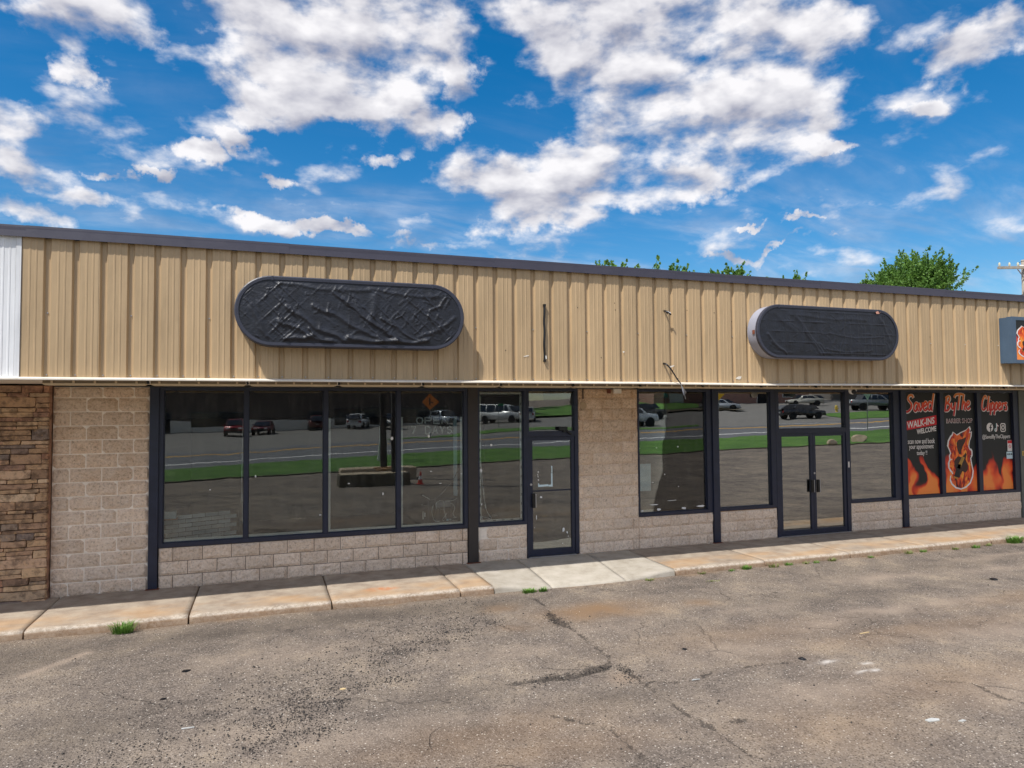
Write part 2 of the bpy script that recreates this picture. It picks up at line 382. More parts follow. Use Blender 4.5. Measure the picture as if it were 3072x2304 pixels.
def m_concrete(name, stain):
    m, t, p = material(name); g = pos_(t); oi = t.n('ShaderNodeObjectInfo').outputs['Random']
    n = t.noise(g, 3.2, 7, .65); f = t.noise(g, 90., 3, .7)
    c = t.ramp(t.m('ADD', t.m('MULTIPLY', n, .7), t.m('MULTIPLY', f, .3)), [(.32, lin((126, 112, 98))), (.5, lin((160, 146, 130))), (.68, lin((180, 168, 150)))]) if stain else \
        t.ramp(t.m('ADD', t.m('MULTIPLY', n, .7), t.m('MULTIPLY', f, .3)), [(.32, lin((150, 140, 126))), (.5, lin((174, 166, 152))), (.68, lin((190, 182, 170)))])
    c = t.n('ShaderNodeHueSaturation', {'Color': c, 'Value': t.m('MULTIPLY_ADD', oi, .14, .92)}).outputs[0]
    if stain:
        y = t.n('ShaderNodeSeparateXYZ', {0: g}).outputs[1]
        o = t.m('MULTIPLY', t.m('MULTIPLY', t.sstep(y, -.85, -1.25), t.sstep(y, -1.66, -1.5)), t.sstep(t.noise(t.v('MULTIPLY', g, (.7, 1.3, 1)), 1.2, 5, .6), .36, .62))
        c = t.mix(t.m('MULTIPLY', o, .45), c, lin((190, 146, 94)))
        q = t.m('MULTIPLY', t.sstep(t.v('LENGTH', t.v('MULTIPLY', t.v('SUBTRACT', g, (1.62, -1.22, 0)), (3.2, 5.5, 0))), 1.0, .2), t.sstep(t.noise(g, 6., 4, .6), .3, .7))
        c = t.mix(t.m('MULTIPLY', q, .9), c, lin((190, 108, 52)))
        x2 = t.noise(t.v('MULTIPLY', g, (1., 4., 1.)), 2.0, 5, .6)
        c = t.mix(t.m('MULTIPLY', t.sstep(x2, .58, .72), .3), c, lin((120, 106, 92)))
        lip = t.m('MULTIPLY', t.sstep(y, -1.56, -1.64), t.sstep(t.noise(g, 24., 4, .7), .40, .60))
        c = t.mix(t.m('MULTIPLY', lip, .7), c, lin((200, 188, 172)))
        z = t.n('ShaderNodeSeparateXYZ', {0: g}).outputs[2]
        fc = t.m('MULTIPLY', t.sstep(z, -.022, -.05), t.m('MULTIPLY_ADD', t.noise(g, 8., 5, .6), .8, .4), clamp=True)
        c = t.mix(t.m('MULTIPLY', fc, .8), c, lin((134, 104, 74)))
        pk = t.n('ShaderNodeTexVoronoi', {'Vector': g, 'Scale': 55.}).outputs['Distance']
        pe = t.m('MULTIPLY', t.sstep(pk, .24, .14), t.sstep(y, -1.52, -1.6))
        c = t.mix(t.m('MULTIPLY', pe, .7), c, lin((86, 68, 54)))
    t.link(c, p.inputs['Base Color']); p.inputs['Roughness'].default_value = .9; p.inputs['Specular IOR Level'].default_value = .25
    b = t.n('ShaderNodeBump', {'Height': t.noise(g, 75., 6, .7), 'Strength': .55, 'Distance': .01}); t.link(b.outputs[0], p.inputs['Normal'])
    return m
MT['slab'] = m_concrete('slab', True); MT['slabnew'] = m_concrete('slabnew', False)
def m_glass(name, ior, tint, wav=.0012, dirt=.03):
    m, t, p = material(name); nt = m.node_tree; nt.nodes.remove(p); g = pos_(t)
    bp = t.n('ShaderNodeBump', {'Height': t.noise(g, .9, 3, .45), 'Strength': 1.0, 'Distance': wav})
    fr = t.n('ShaderNodeFresnel', {'IOR': ior, 'Normal': bp.outputs[0]}).outputs[0]
    gl = t.n('ShaderNodeBsdfGlossy', {'Roughness': 0.0, 'Color': (.97, 1, .99, 1), 'Normal': bp.outputs[0]})
    tr = t.n('ShaderNodeBsdfTransparent', {'Color': (*tint, 1)})
    df = t.n('ShaderNodeBsdfDiffuse', {'Color': (.55, .54, .5, 1)})
    dn = t.m('MULTIPLY', t.sstep(t.noise(t.v('MULTIPLY', g, (6, 6, 1.2)), 2.2, 6, .65), .40, .75), dirt)
    a = t.n('ShaderNodeMixShader', {0: dn, 1: tr.outputs[0], 2: df.outputs[0]})
    b = t.n('ShaderNodeMixShader', {0: fr, 1: a.outputs[0], 2: gl.outputs[0]})
    t.link(b.outputs[0], nt.nodes['Material Output'].inputs[0])
    return m
# left shop: clear glass; right shop: reflective glass
MT['glass'] = m_glass('glass', 1.9, (.93, .96, .95), .0012, .045)
MT['glass2'] = m_glass('glass2', 4.2, (.62, .68, .60), .0010, .05)
MT['glassdoor'] = m_glass('glassdoor', 2.05, (.93, .96, .97), .0012, .06)
MT['posterglass'] = m_glass('posterglass', 1.5, (.95, .95, .95), .0005, .02)
def m_tarp(name, fold):
    m, t, p = material(name); g = t.n('ShaderNodeTexCoord').outputs['Object']
    n = t.noise(g, 7., 5, .6)
    c = t.ramp(n, [(.3, lin((20, 22, 29))), (.7, lin((32, 36, 46)))])
    t.link(c, p.inputs['Base Color']); t.link(t.m('MULTIPLY_ADD', t.noise(g, 12., 4, .6), .35, .30), p.inputs['Roughness']); p.inputs['Specular IOR Level'].default_value = .5
    w1 = t.noise(t.v('MULTIPLY', g, (1., 1., 2.2)), 9., 8, .62, 1.4); w2 = t.noise(g, 34., 6, .6, .8)
    h = t.m('ADD', t.m('MULTIPLY', w1, fold), t.m('MULTIPLY', w2, .28))
    b = t.n('ShaderNodeBump', {'Height': h, 'Strength': .38, 'Distance': .016}); t.link(b.outputs[0], p.inputs['Normal'])
    return m
MT['tarp'] = m_tarp('tarp', 1.0); MT['tarp2'] = m_tarp('tarp2', .45)
def m_leaf(name, a, b, tr=.35):
    m, t, p = material(name); g = pos_(t)
    f = t.m('ADD', t.m('MULTIPLY', t.noise(g, 1.1, 3, .6), .5), t.m('MULTIPLY', t.noise(g, 9., 3, .7), .5))
    c = t.ramp(f, [(.34, lin(a)), (.66, lin(b))]); t.link(c, p.inputs['Base Color']); p.inputs['Roughness'].default_value = .55
    tl = t.n('ShaderNodeBsdfTranslucent', {'Color': c}); nt = m.node_tree
    mx = t.n('ShaderNodeMixShader', {0: tr, 1: p.outputs[0], 2: tl.outputs[0]}); t.link(mx.outputs[0], nt.nodes['Material Output'].inputs[0])
    return m
MT['leaf'] = m_leaf('leaf', (60, 104, 42), (132, 170, 78), .42); MT['leafdark'] = m_leaf('leafdark', (34, 60, 28), (66, 96, 46))
MT['grass'] = m_leaf('grass', (66, 110, 34), (120, 160, 62), .25); MT['grassdry'] = m_leaf('grassdry', (96, 112, 52), (140, 148, 80), .2)
def m_lawn():
    m, t, p = material('lawn'); g = pos_(t)
    f = t.m('ADD', t.m('MULTIPLY', t.noise(g, .6, 5, .6), .5), t.m('MULTIPLY', t.noise(g, 12., 4, .7), .5))
    c = t.ramp(f, [(.32, lin((54, 90, 28))), (.5, lin((84, 126, 44))), (.7, lin((118, 152, 66)))]); t.link(c, p.inputs['Base Color']); p.inputs['Roughness'].default_value = .9
    b = t.n('ShaderNodeBump', {'Height': t.noise(g, 30., 6, .7), 'Strength': 1., 'Distance': .08}); t.link(b.outputs[0], p.inputs['Normal'])
    return m
MT['lawn'] = m_lawn()
MT['road'] = pm('road', (104, 104, 106), .9, 0, .15, 1.2, .3, 40, obj=False)
MT['farlot'] = pm('farlot', (120, 116, 110), .9, 0, .15, .8, .3, 40, obj=False)
MT['linewhite'] = pm('linewhite', (214, 212, 206), .8, 0, .12, 5, obj=False)
MT['lineyellow'] = pm('lineyellow', (196, 150, 62), .8, 0, .12, 5, obj=False)

# ------------------------------------------------------------------ the ground
def hz(X, Y):
    X = np.asarray(X, float); Y = np.asarray(Y, float)
    T = np.clip(-Y-(20+.25*X), 0, 75)
    return -.1+.035*np.clip(X-20, 0, 90)+.011*T+.0007*T*np.clip(X, 0, 60)
def segd(x, y, P):
    d = np.full(x.shape, 1e9)
    for (ax, ay), (bx, by) in zip(P[:-1], P[1:]):
        vx, vy = bx-ax, by-ay; t = np.clip(((x-ax)*vx+(y-ay)*vy)/(vx*vx+vy*vy+1e-9), 0, 1)
        d = np.minimum(d, np.hypot(x-ax-t*vx, y-ay-t*vy))
    return d
CRACKS = [([(3.64,-1.85),(3.64,-2.5),(3.6,-2.86),(3.44,-3.32),(3.58,-3.68),(3.56,-4.02),(3.53,-4.41),(3.51,-4.81)], 0.028),
 ([(3.51,-4.81),(3.32,-4.96),(3.15,-5.04),(2.92,-5.09),(2.68,-5.04),(2.47,-5.02),(2.26,-5.01)], 0.042),
 ([(3.48,-4.87),(3.52,-4.98),(3.57,-5.09),(3.49,-5.41),(3.52,-5.61),(3.52,-5.91),(3.52,-6.11),(3.53,-6.32),(3.56,-6.56),(3.55,-6.75),(3.57,-6.99),(3.6,-7.6)], 0.026),
 ([(3.48,-5.44),(3.7,-5.47),(3.84,-5.54)], 0.026), ([(4.05,-5.57),(4.36,-5.39),(4.5,-5.34)], 0.026), ([(4.73,-5.42),(4.95,-5.43),(5.3,-5.5)], 0.026),
 ([(2.39,-5.84),(2.6,-6.05),(2.75,-6.25),(2.73,-6.51),(2.76,-6.75),(2.81,-6.93)], 0.026), ([(6.2,-6.4),(6.5,-6.6),(6.4,-6.9),(6.6,-7.3)], 0.026)]
TAN = [(7.5,-5.2,2.4,.35,.35),(10.5,-4.6,2.0,.3,.4),(2.2,-6.4,1.0,.3,.35),(4.18,-3.09,.75,.36,.9),(5.70,-3.20,.3,.16,.5),(3.43,-5.28,.16,.13,.45),(3.02,-2.52,.28,.16,.5),(2.89,-3.37,.3,.16,.4),(1.7,-6.0,1.1,.35,.4),(5.5,-4.6,1.6,.4,.3),(6.2,-6.5,1.5,.5,.35),(4.6,-6.8,1.,.6,.3)]
PALE = [(4.9,-5.0,.7,.2,.5),(5.0,-6.2,.9,.25,.5),(6.9,-6.9,.8,.3,.5),(2.6,-4.2,.6,.2,.45),(.2,-3.4,.9,.3,.4),(12.5,-2.5,1.2,.14,.6),(6.2,-3.7,.6,.12,.5),(9.2,-2.98,.9,.2,.7),(7.67,-4.41,.8,.17,.8),(8.87,-4.43,.6,.15,.6),(8.4,-5.57,.9,.3,.6),(6.61,-4.57,.6,.15,.6),(11.5,-3.2,.9,.2,.5),(3.43,-5.28,.17,.14,.5),(.9,-5.6,.9,.18,.45),(-.3,-5.3,.6,.2,.4),(4.0,-3.8,.5,.25,.4)]
SMOOTH = [(-1.55,-4.65,.55,.45,.7),(-2.6,-2.4,1.1,.55,.8),(-.6,-2.25,1.4,.32,.9),(1.4,-2.15,1.6,.28,1.),(2.9,-2.3,.6,.35,.8),(3.2,-5.7,.5,.18,.7),(1.6,-5.1,.6,.3,.6),(8,-3.6,2.2,.35,.45),(11,-2.6,2.,.4,.5)]
DARK = [(3.73,-6.44,.15,.06,1.3),(3.22,-4.96,.20,.10,1.),(3.51,-3.24,.10,.28,.7),(3.7,-3.45,.4,.06,.6),(2.75,-5.05,.3,.06,.6),(10.75,-3.71,.1,.05,1.2),(7.19,-3.16,.08,.04,1.)]
WHITE = [(5.47,-5.67,.13,.035,.8),(5.80,-5.96,.10,.03,1.),(5.9,-5.82,.08,.02,.7)]
GRAVEL = [(2.59,-3.06,.22,.2),(2.17,-3.24,.26,.14),(1.9,-3.5,.24,.12),(1.44,-3.78,.3,.13),(1.07,-4.19,.24,.2),(1.16,-4.49,.2,.14),(.9,-4.58,.26,.12),(.53,-4.5,.18,.12),(.42,-4.77,.2,.14),(.61,-4.95,.14,.1),(.3,-5.03,.24,.12),(.06,-5.14,.24,.1),(.42,-5.39,.18,.12),(.14,-5.48,.26,.15),(-.08,-5.62,.12,.12),(3.2,-4.98,.25,.1),(2.7,-5.05,.3,.08),(3.5,-5.2,.12,.2),(3.5,-3.3,.12,.3)]
def ell(x, y, L):
    s = np.zeros_like(x)
    for cx, cy, rx, ry, w in L: s = np.maximum(s, w*np.exp(-(((x-cx)/rx)**2+((y-cy)/ry)**2)))
    return s
def ground():
    xs = np.concatenate([[-600,-300,-150,-90,-60,-40,-28,-18,-12], np.arange(-8, 20, .045), [21,22.5,25,28,32,37,43,50,60,72,90,120,180,300,600]])
    ys = np.concatenate([[-600,-300,-180,-120,-100,-85,-75,-65,-57,-50,-44,-39,-35,-31,-28,-25,-22,-19,-17,-15,-13,-11.5,-10.2], np.arange(-9.4, -1.5, .03), [-1.2,1,6,15,30,60,150,300,600]])
    X, Y = np.meshgrid(xs, ys); Z = hz(X, Y); near = (X > -8.5) & (X < 20.5) & (Y > -10) & (Y < -1.4)
    wx = X+(fbm(X*2.3, Y*2.3, 4)-.5)*.5; wy = Y+(fbm(X*2.3+40, Y*2.3+9, 4)-.5)*.32
    Z = Z+np.where(near, (fbm(X*.7, Y*.7, 4)-.5)*.045+(fbm(X*9, Y*9, 3)-.5)*.006, 0)
    cr = np.zeros_like(X)
    jx = X+(fbm(X*9, Y*9, 3)-.5)*.09; jy = Y+(fbm(X*9+30, Y*9, 3)-.5)*.09
    for P, w in CRACKS: cr = np.maximum(cr, np.exp(-(segd(jx, jy, P)/w)**2)*np.clip(fbm(X*5, Y*5, 3)*2.0-.1, .4, 1))
    Z -= cr*.016
    Z = np.where((np.abs(X-4.75) < 1.9) & (Y > -2.1), np.minimum(Z, -.098), Z); Z = np.where((Y > -1.665) & (np.abs(X) < 30), Z-.2, Z)
    # falls to the drop kerb and gathers a little grit at the kerb foot
    A = dict(tan=ell(wx, wy, TAN), pale=ell(wx, wy, PALE), smooth=ell(wx, wy, SMOOTH), dark=np.clip(ell(wx, wy, DARK)*np.clip(fbm(X*7, Y*7, 4)*3-.7, 0, 1)+cr*1.15*(fbm(X*14, Y*14, 2)+.45), 0, 1),
             white=ell(wx, wy, WHITE)*np.clip(fbm(X*11, Y*11, 3)*4-1.2, 0, 1))
    gr = ell(wx, wy, [(a, b, c, d, .35) for a, b, c, d in GRAVEL]); A['dark'] = np.clip(A['dark']+gr, 0, 1)
    A['pale'] = np.maximum(A['pale'], np.exp(-(segd(jx, jy, [(-2.33,-3.04),(-1.88,-2.5)])/.07)**2)*.9)
    edge = -1.66-np.where((X > 3.2) & (X < 6.3), .06*np.sin(np.clip((X-3.2)/3.1, 0, 1)*np.pi), 0)
    A['sand'] = np.clip(np.exp(-np.clip(edge+.02-wy, 0, 9)/.09)*1.0*(fbm(X*3, Y*3, 3)+.35), 0, 1)*np.where(np.abs(X-4.7) < 1.1, .4, 1)
    n, k = X.shape; idx = np.arange(n*k).reshape(n, k)
    F = np.stack([idx[:-1, :-1], idx[:-1, 1:], idx[1:, 1:], idx[1:, :-1]], -1).reshape(-1, 4)
    me = arr_mesh('parking_lot', np.stack([X, Y, Z], -1).reshape(-1, 3), F, MT['asphalt'], True)
    for q, a in A.items(): attr(me, q, a.ravel())
    o = link('parking_lot', me); tag(o, 'worn cracked grey brown asphalt of the parking lot', 'ground', kind='structure')
    def height(x, y):
        return hz(x, y)+(fbm(x*.7, y*.7, 4)-.5)*.045+(fbm(x*9, y*9, 3)-.5)*.006
    return height
lot_z = ground()
def stones():
    """loose grit: octahedra, far too many to count"""
    rg = np.random.default_rng(11)
    def scatter(n, fn, smin, smax, name, m, label):
        n_ = min(n*14, 420000); x = rg.uniform(-5, 18, n_); y = -1.7-(rg.random(n_)**.8)*6.6; keep = rg.random(n_) < fn(x, y); x, y = x[keep][:n], y[keep][:n]
        s = rg.uniform(smin, smax, len(x))*(.6+.8*rg.random(len(x))**3); z = lot_z(x, y)+s*.25
        b = np.array([(1,0,0),(0,1,0),(-1,0,0),(0,-1,0),(0,0,.75),(0,0,-.6)]); N = len(x)
        V = b[None]*s[:, None, None]*rg.uniform(.6, 1.25, (N, 6, 1)); a = rg.uniform(0, 6.3, N); ca, sa = np.cos(a), np.sin(a)
        V = np.stack([V[..., 0]*ca[:, None]-V[..., 1]*sa[:, None], V[..., 0]*sa[:, None]+V[..., 1]*ca[:, None], V[..., 2]], -1)+np.stack([x, y, z], -1)[:, None]
        t = np.array([(0,1,4),(1,2,4),(2,3,4),(3,0,4),(1,0,5),(2,1,5),(3,2,5),(0,3,5)]); F = (t[None]+6*np.arange(N)[:, None, None]).reshape(-1, 3)
        o = link(name, arr_mesh(name, V.reshape(-1, 3), F, m)); tag(o, label, 'gravel', kind='stuff')
    def dens(x, y):
        wx = x+(fbm(x*2.3, y*2.3, 4)-.5)*.5; wy = y+(fbm(x*2.3+40, y*2.3+9, 4)-.5)*.32
        g = ell(wx, wy, [(a, b, c*1.1, d*1.1, 1.) for a, b, c, d in GRAVEL])
        band = np.exp(-((wy+2.6+.95*(2.6-wx)*.95-.25)/.9)**2)*((wx > -1.6) & (wx < 2.9))*.16
        return np.clip(g*np.clip(fbm(x*6, y*6, 3)*2.8-.5, 0, 1)*1.2+band*1.5+.012*fbm(x*3, y*3, 3), 0, 1)
    scatter(27000, dens, .005, .011, 'dark_gravel', pm('darkgravel', (56, 52, 49), .9, 0, .3, 40, obj=False), 'loose dark gravel swept across the worn asphalt')
    scatter(9000, lambda x, y: np.clip(.03+.25*np.exp(-(np.abs(y+1.78))/.1)+.22*np.clip(fbm(x*1.3, y*1.3, 3)*3-1.2, 0, 1), 0, 1), .003, .007, 'pale_gravel', pm('palegravel', (196, 182, 164), .9, 0, .3, 40, obj=False), 'scattered pale grit and chippings on the asphalt')
stones()
# ------------------------------------------------------------------ pavement in front of the shops
side = MB().box(-9, 24, -1.5, .1, -.3, -.11).build('sidewalk', MT['mortardark']); tag(side, 'concrete sidewalk along the shop fronts with a rough kerb', 'sidewalk', kind='structure')
def slab(xa0, xa1, xb0, xb1, new=False, drop=None):
    """xa: joints at the wall, xb: joints at the kerb; drop(x, y) lowers the drop kerb"""
    g = .006 if new else .011; nx = max(6, int((xa1-xa0)/.07)); ny = 22; V = []; F = []
    yf0 = -1.655
    for j in range(ny+1):
        v = j/ny
        for i in range(nx+1):
            u = i/nx; x = (xa0+g)*(1-u)*(1-v)+(xa1-g)*u*(1-v)+(xb0+g)*(1-u)*v+(xb1-g)*u*v
            y = -.005*(1-v)+yf0*v
            dz = drop(x, y) if drop else 0
            if drop: y -= .07*min(1, abs(dz)/.085)*v
            e = 0
            if i in (0, nx): e = -.006
            z = dz+e+(float(fbm(np.array(x*4), np.array(y*4), 3))-.5)*.006
            if j == ny: z -= .018 if not new else .008; y += .006
            if j >= ny-1 and not new: z += (random.random()-.5)*.012; y += (random.random()-.5)*.012
            V.append((x, y, z))
    nr = nx+1
    for j in range(ny):
        for i in range(nx): F.append((j*nr+i, (j+1)*nr+i, (j+1)*nr+i+1, j*nr+i+1))
    base = ny*nr; n0 = len(V)
    for lv, (dz, dy) in enumerate(((-.04, -.006), (-.13, -.014))):
        for i in range(nr):
            x, y, z = V[base+i]; r = 0 if new else (random.random()-.5)*.012
            V.append((x, y+dy+r, min(z, 0)+dz))
    for i in range(nx):
        F.append((base+i, n0+i, n0+i+1, base+i+1)); F.append((n0+i, n0+nr+i, n0+nr+i+1, n0+i+1))
    for s_, i0 in ((0, 0), (1, nx)):
        col = [j*nr+i0 for j in range(ny+1)]; b0 = len(V)
        for k in col: V.append((V[k][0], V[k][1], -.14))
        for j in range(ny): F.append((col[j], b0+j, b0+j+1, col[j+1]) if s_ == 0 else (col[j+1], b0+j+1, b0+j, col[j]))
    me = bpy.data.meshes.new('slab'); me.from_pydata(V, [], F); me.materials.append(MT['slabnew' if new else 'slab']); me.shade_smooth()
    bm = bmesh.new(); bm.from_mesh(me); bmesh.ops.recalc_face_normals(bm, faces=bm.faces); bm.to_mesh(me); bm.free()
    o = link('slab', me, side)
    if new: o['label'] = 'paler newer slab of the dropped kerb'
JO = [-8.1,-6.3,-4.5,-2.71,-.905,.885,2.70,3.22]
for a, b in zip(JO[:-1], JO[1:]): slab(a, b, a, b)
def drop(x, y):
    f = max(0, min(1, (x-3.22)/.8))*max(0, min(1, (6.33-x)/1.0)); v = max(0, min(1, (-y-.55)/1.1)); return -.078*f*f*(3-2*f)*v**1.3
slab(3.22, 4.17, 3.22, 4.12, True, drop); slab(4.17, 5.50, 4.12, 5.38, True, drop); slab(5.50, 6.36, 5.38, 6.31, True, drop)
JO = [6.36,8.12,9.96,11.74,13.52,15.3,17.1,18.9,20.7,22.5]
for a, b in zip(JO[:-1], JO[1:]): slab(a, b, a if a > 6.4 else 6.31, b)
# ------------------------------------------------------------------ the shop building
YF = -1.6655
B = thing('strip_mall', (0, 0, 0), 'long low strip mall with tan ribbed metal fascia over block walls and shop windows', 'building')
# metal fascia: sheets a yard wide, three recessed grooves each
def fascia_mesh(mat, z0, z1):
    P = 0.3048; pts = []
    for k in range(3):
        c = .06+k*P
        if k == 0: pts.append((0, 0))
        pts += [(c-.044, 0), (c-.026, .035), (c+.022, .035), (c+.040, 0)]
        for q in (.118, .186): pts += [(c+q-.013, 0), (c+q-.008, -.0035), (c+q+.008, -.0035), (c+q+.013, 0)]
    pts.append((3*P+.003, -.003))
    m = MB(); n = len(pts); zs = [z0, (z0+z1)/2, z1]
    V = [(x, y, z) for z in zs for x, y in pts]; F = [(j*n+i, j*n+i+1, (j+1)*n+i+1, (j+1)*n+i) for j in range(2) for i in range(n-1)]
    m.add(V, F); me = bpy.data.meshes.new('fascia_panel'); me.from_pydata(m.v, [], m.f); me.materials.append(mat); return me
Z0, Z1 = 3.03, 4.752
fm = fascia_mesh(MT['fascia'], Z0, Z1); fw_ = fascia_mesh(MT['fasciawhite'], Z0-.012, Z1)
scr = MB().lathe((0, 0, 0), [(.010, 0), (.010, .004), (.007, .010)], 6)
scr = scr.mesh('screw', MT['alu']); 
X0 = -2.5277
for i in range(-3, 25):
    x = X0-.06-.3048+i*.9144
    if i < 0: x = -2.862+i*.9144
    o = link('fascia_panel', fw_ if i < 0 else fm, B, (x, YF, 0))
    if i < 0: o['label'] = 'white ribbed fascia sheet of the shop next door'
    if -2 <= i < 21:
        for k in range(3):
            link('screw', scr, o, (.06+.3048*k+.004, .033, Z0+.04), (R(90), 0, 0))
        link('screw', scr, o, (.06+.3048+.004, .033, Z0+.80), (R(90), 0, 0))
MB().box(-2.80-.055, -2.80, YF-.012, YF+.04, Z0-.012, Z1).build('corner_trim', MT['fasciawhite'], B)
# coping lengths
js = [-5.8, -2.75, .272, 3.25, 6.35, 9.39, 12.43, 15.48, 18.5, 21.5]
for i, (a, b) in enumerate(zip(js[:-1], js[1:])):
    d = .0025*(i % 2)
    MB().prism([(YF-.05-d, 4.742), (YF-.042-d, 4.742), (YF-.036, 4.86), (YF+.20, 4.89), (YF+.20, 4.915), (YF-.028-d, 4.885+d)], a, b+.03, 'x').build('coping', MT['coping'], B)
# bottom trim (a thin bent drip) in lengths
ds = [-5.8, -2.80, -.83, 1.3, 3.4, 5.9, 8.05, 10.1, 12.4, 14.6, 16.9, 19.5, 21.5]
for i, (a, b) in enumerate(zip(ds[:-1], ds[1:])):
    sg = -.012 if 7 < b < 9 or 7 < a < 9 else 0
    za, zb = 3.005+(sg if a > 6 and a < 9.9 else 0), 3.005+(sg if 7 < b < 9 else 0)
    m = MB(); y0, y1 = YF-.085-.002*(i % 2), YF+.05
    V = [(x, y, z+dz) for x, z in ((a, za), (b-.004, zb)) for y, dz in ((y0, 0), (y1, 0), (y1, .030), (y0+.05, .034), (y0, .016))]
    m.add(V, [(0,1,2,3,4), (9,8,7,6,5), (0,5,6,1), (1,6,7,2), (2,7,8,3), (3,8,9,4), (4,9,5,0)])
    m.build('drip_trim', MT['gutter'], B)
# body behind the fascia, soffit, roof and hidden walls
m = MB(); m.box(-9, 22, YF+.055, YF+.22, 3.02, 4.875); m.box(-9, 22, YF+.22, 12.5, 4.0, 4.35); m.build('roof', MT['roof'], B)
MB().box(-9, 22, YF+.055, .06, 3.018, 3.03).build('soffit', MT['soffit'], B)
m = MB(); m.box(-9, 22, 10.5, 10.8, -.1, 4.2); m.box(-9.2, -9, -.1, 12.5, -.1, 4.2); m.box(22, 22.2, -.1, 12.5, -.1, 4.2); m.build('rear_wall', MT['intwall'], B)
MB().box(-9, 22, .12, 10.5, 2.99, 3.0).build('ceiling', MT['intceil'], B)
MB().box(-9, 22, .15, 10.5, -.06, .012).build('interior_floor', MT['intfloor'], B)
m = MB(); m.box(3.33, 3.43, .16, 7., .012, 2.96); m.box(5.9, 6.0, .16, 10.4, .012, 2.96); m.box(13.1, 13.22, .16, 10.4, .012, 2.96); m.box(-1.75, -1.62, .16, 10.4, .012, 2.96); m.box(5.45, 5.55, .3, 6., .012, 2.96); m.box(-9, 22, 6.4, 6.5, .012, 2.96)
m.build('partition_wall', pm('partition', (92, 92, 90), .85, 0, .15, 1.5), B)
# ---- block walls
BM = []
for s in range(7):
    rg = random.Random(s); nx, nz = 9, 5; V = []; F = []
    for j in range(nz+1):
        for i in range(nx+1):
            x = i/nx-.5; z = j/nz-.5; e = i in (0, nx) or j in (0, nz)
            y = .004 if e else -.008-rg.random()*.016-.006*math.sin(3.1*i/nx+s)
            V.append((x, y, z))
    for j in range(nz):
        for i in range(nx):
            a = j*(nx+1)+i; b, c, d = a+1, a+nx+2, a+nx+1
            F += [(a, b, c), (a, c, d)] if rg.random() < .5 else [(a, b, d), (b, c, d)]
    n0 = len(V); bd = [i for i in range(nx+1)]+[j*(nx+1)+nx for j in range(1, nz+1)]+[nz*(nx+1)+i for i in range(nx-1, -1, -1)]+[j*(nx+1) for j in range(nz-1, 0, -1)]
    for k in bd: V.append((V[k][0], .03, V[k][2]))
    for k in range(len(bd)): F.append((bd[k], bd[(k+1) % len(bd)], n0+(k+1) % len(bd), n0+k))
    me = bpy.data.meshes.new('block'); me.from_pydata(V, [], F); me.materials.append(MT['block'])
    bm = bmesh.new(); bm.from_mesh(me); bmesh.ops.recalc_face_normals(bm, faces=bm.faces); bm.to_mesh(me); bm.free(); BM.append(me)
def block_wall(x0, x1, rows, off, ztop=None, mort='mortar', brown=None, yb=0., skip=(), gap=.008):
    """courses of 8 x 16 inch split-faced blocks; off: joint phase of the even courses"""
    zt = ztop if ztop is not None else -.021+.2032*rows
    wm = MB().box(x0+.004, x1-.004, yb+(.0038 if mort == 'mortar' else .008), .14, -.03, zt-.002).build('block_wall', MT[mort], B)
    for j in range(rows):
        za = -.021+.2032*j; zb = min(za+.2032, zt)
        if zb-za < .03: continue
        ph = off+(.2032 if j % 2 else 0); k = math.floor((x0-ph)/.4064); xs = [x0]
        while True:
            k += 1; q = ph+k*.4064
            if q > x1-.05: break
            if q > x0+.05: xs.append(q)
        xs.append(x1)
        for a, b in zip(xs[:-1], xs[1:]):
            cx, cz = (a+b)/2, (za+zb)/2
            sk = [q for q in skip if abs(q[0]-cx) < .12 and abs(q[1]-cz) < .1]
            o = link('block', random.choice(BM), wm, (cx, yb+.0, cz), None, (b-a-gap, 1, zb-za-gap))
            if random.random() < .5: o.rotation_euler = (0, math.pi, 0)
            bw = brown(cx, cz) if brown else .0
            o.color = (max(0, min(1, bw+random.uniform(-.08, .12))), 0, 0, 1)
            if sk:
                bpy.data.objects.remove(o)
                MB().box(a+.006, b-.006, yb+.012, .05, za+.006, zb-.006).build('grey_block', MT['greyblock'], wm)
    return wm
def wrn(cx, cz): return .28 if cz > 1.9 else (.18 if cz > 1.5 else .04)
def wrn2(cx, cz): return .55 if cz > 2.35 else (.38 if cz > 1.95 else (.20 if cz > 1.5 else .02))
block_wall(-2.85, -1.61, 15, -2.6335, 2.98, brown=wrn, gap=.011)
block_wall(-1.475, 3.285, 3, -1.0752+.2032, .595, 'mortardark')
block_wall(3.475, 4.37, 3, 3.62, .595, 'mortar', skip=((3.87, .29), (3.52, .5)))
block_wall(5.375, 6.602, 15, 5.67, 2.98, brown=wrn2, mort='block', gap=.003)
block_wall(6.606, 8.235, 3, 5.67, .59, 'block', gap=.004)
block_wall(8.385, 9.765, 3, 8.6, .60, 'block', gap=.004)
block_wall(11.68, 13.10, 3, 11.9, .59, 'block', gap=.004)
block_wall(13.26, 16.80, 3, 13.5, .60, 'mortar', gap=.005)
block_wall(17.05, 21.9, 3, 17.2, .60, 'mortar', gap=.005)
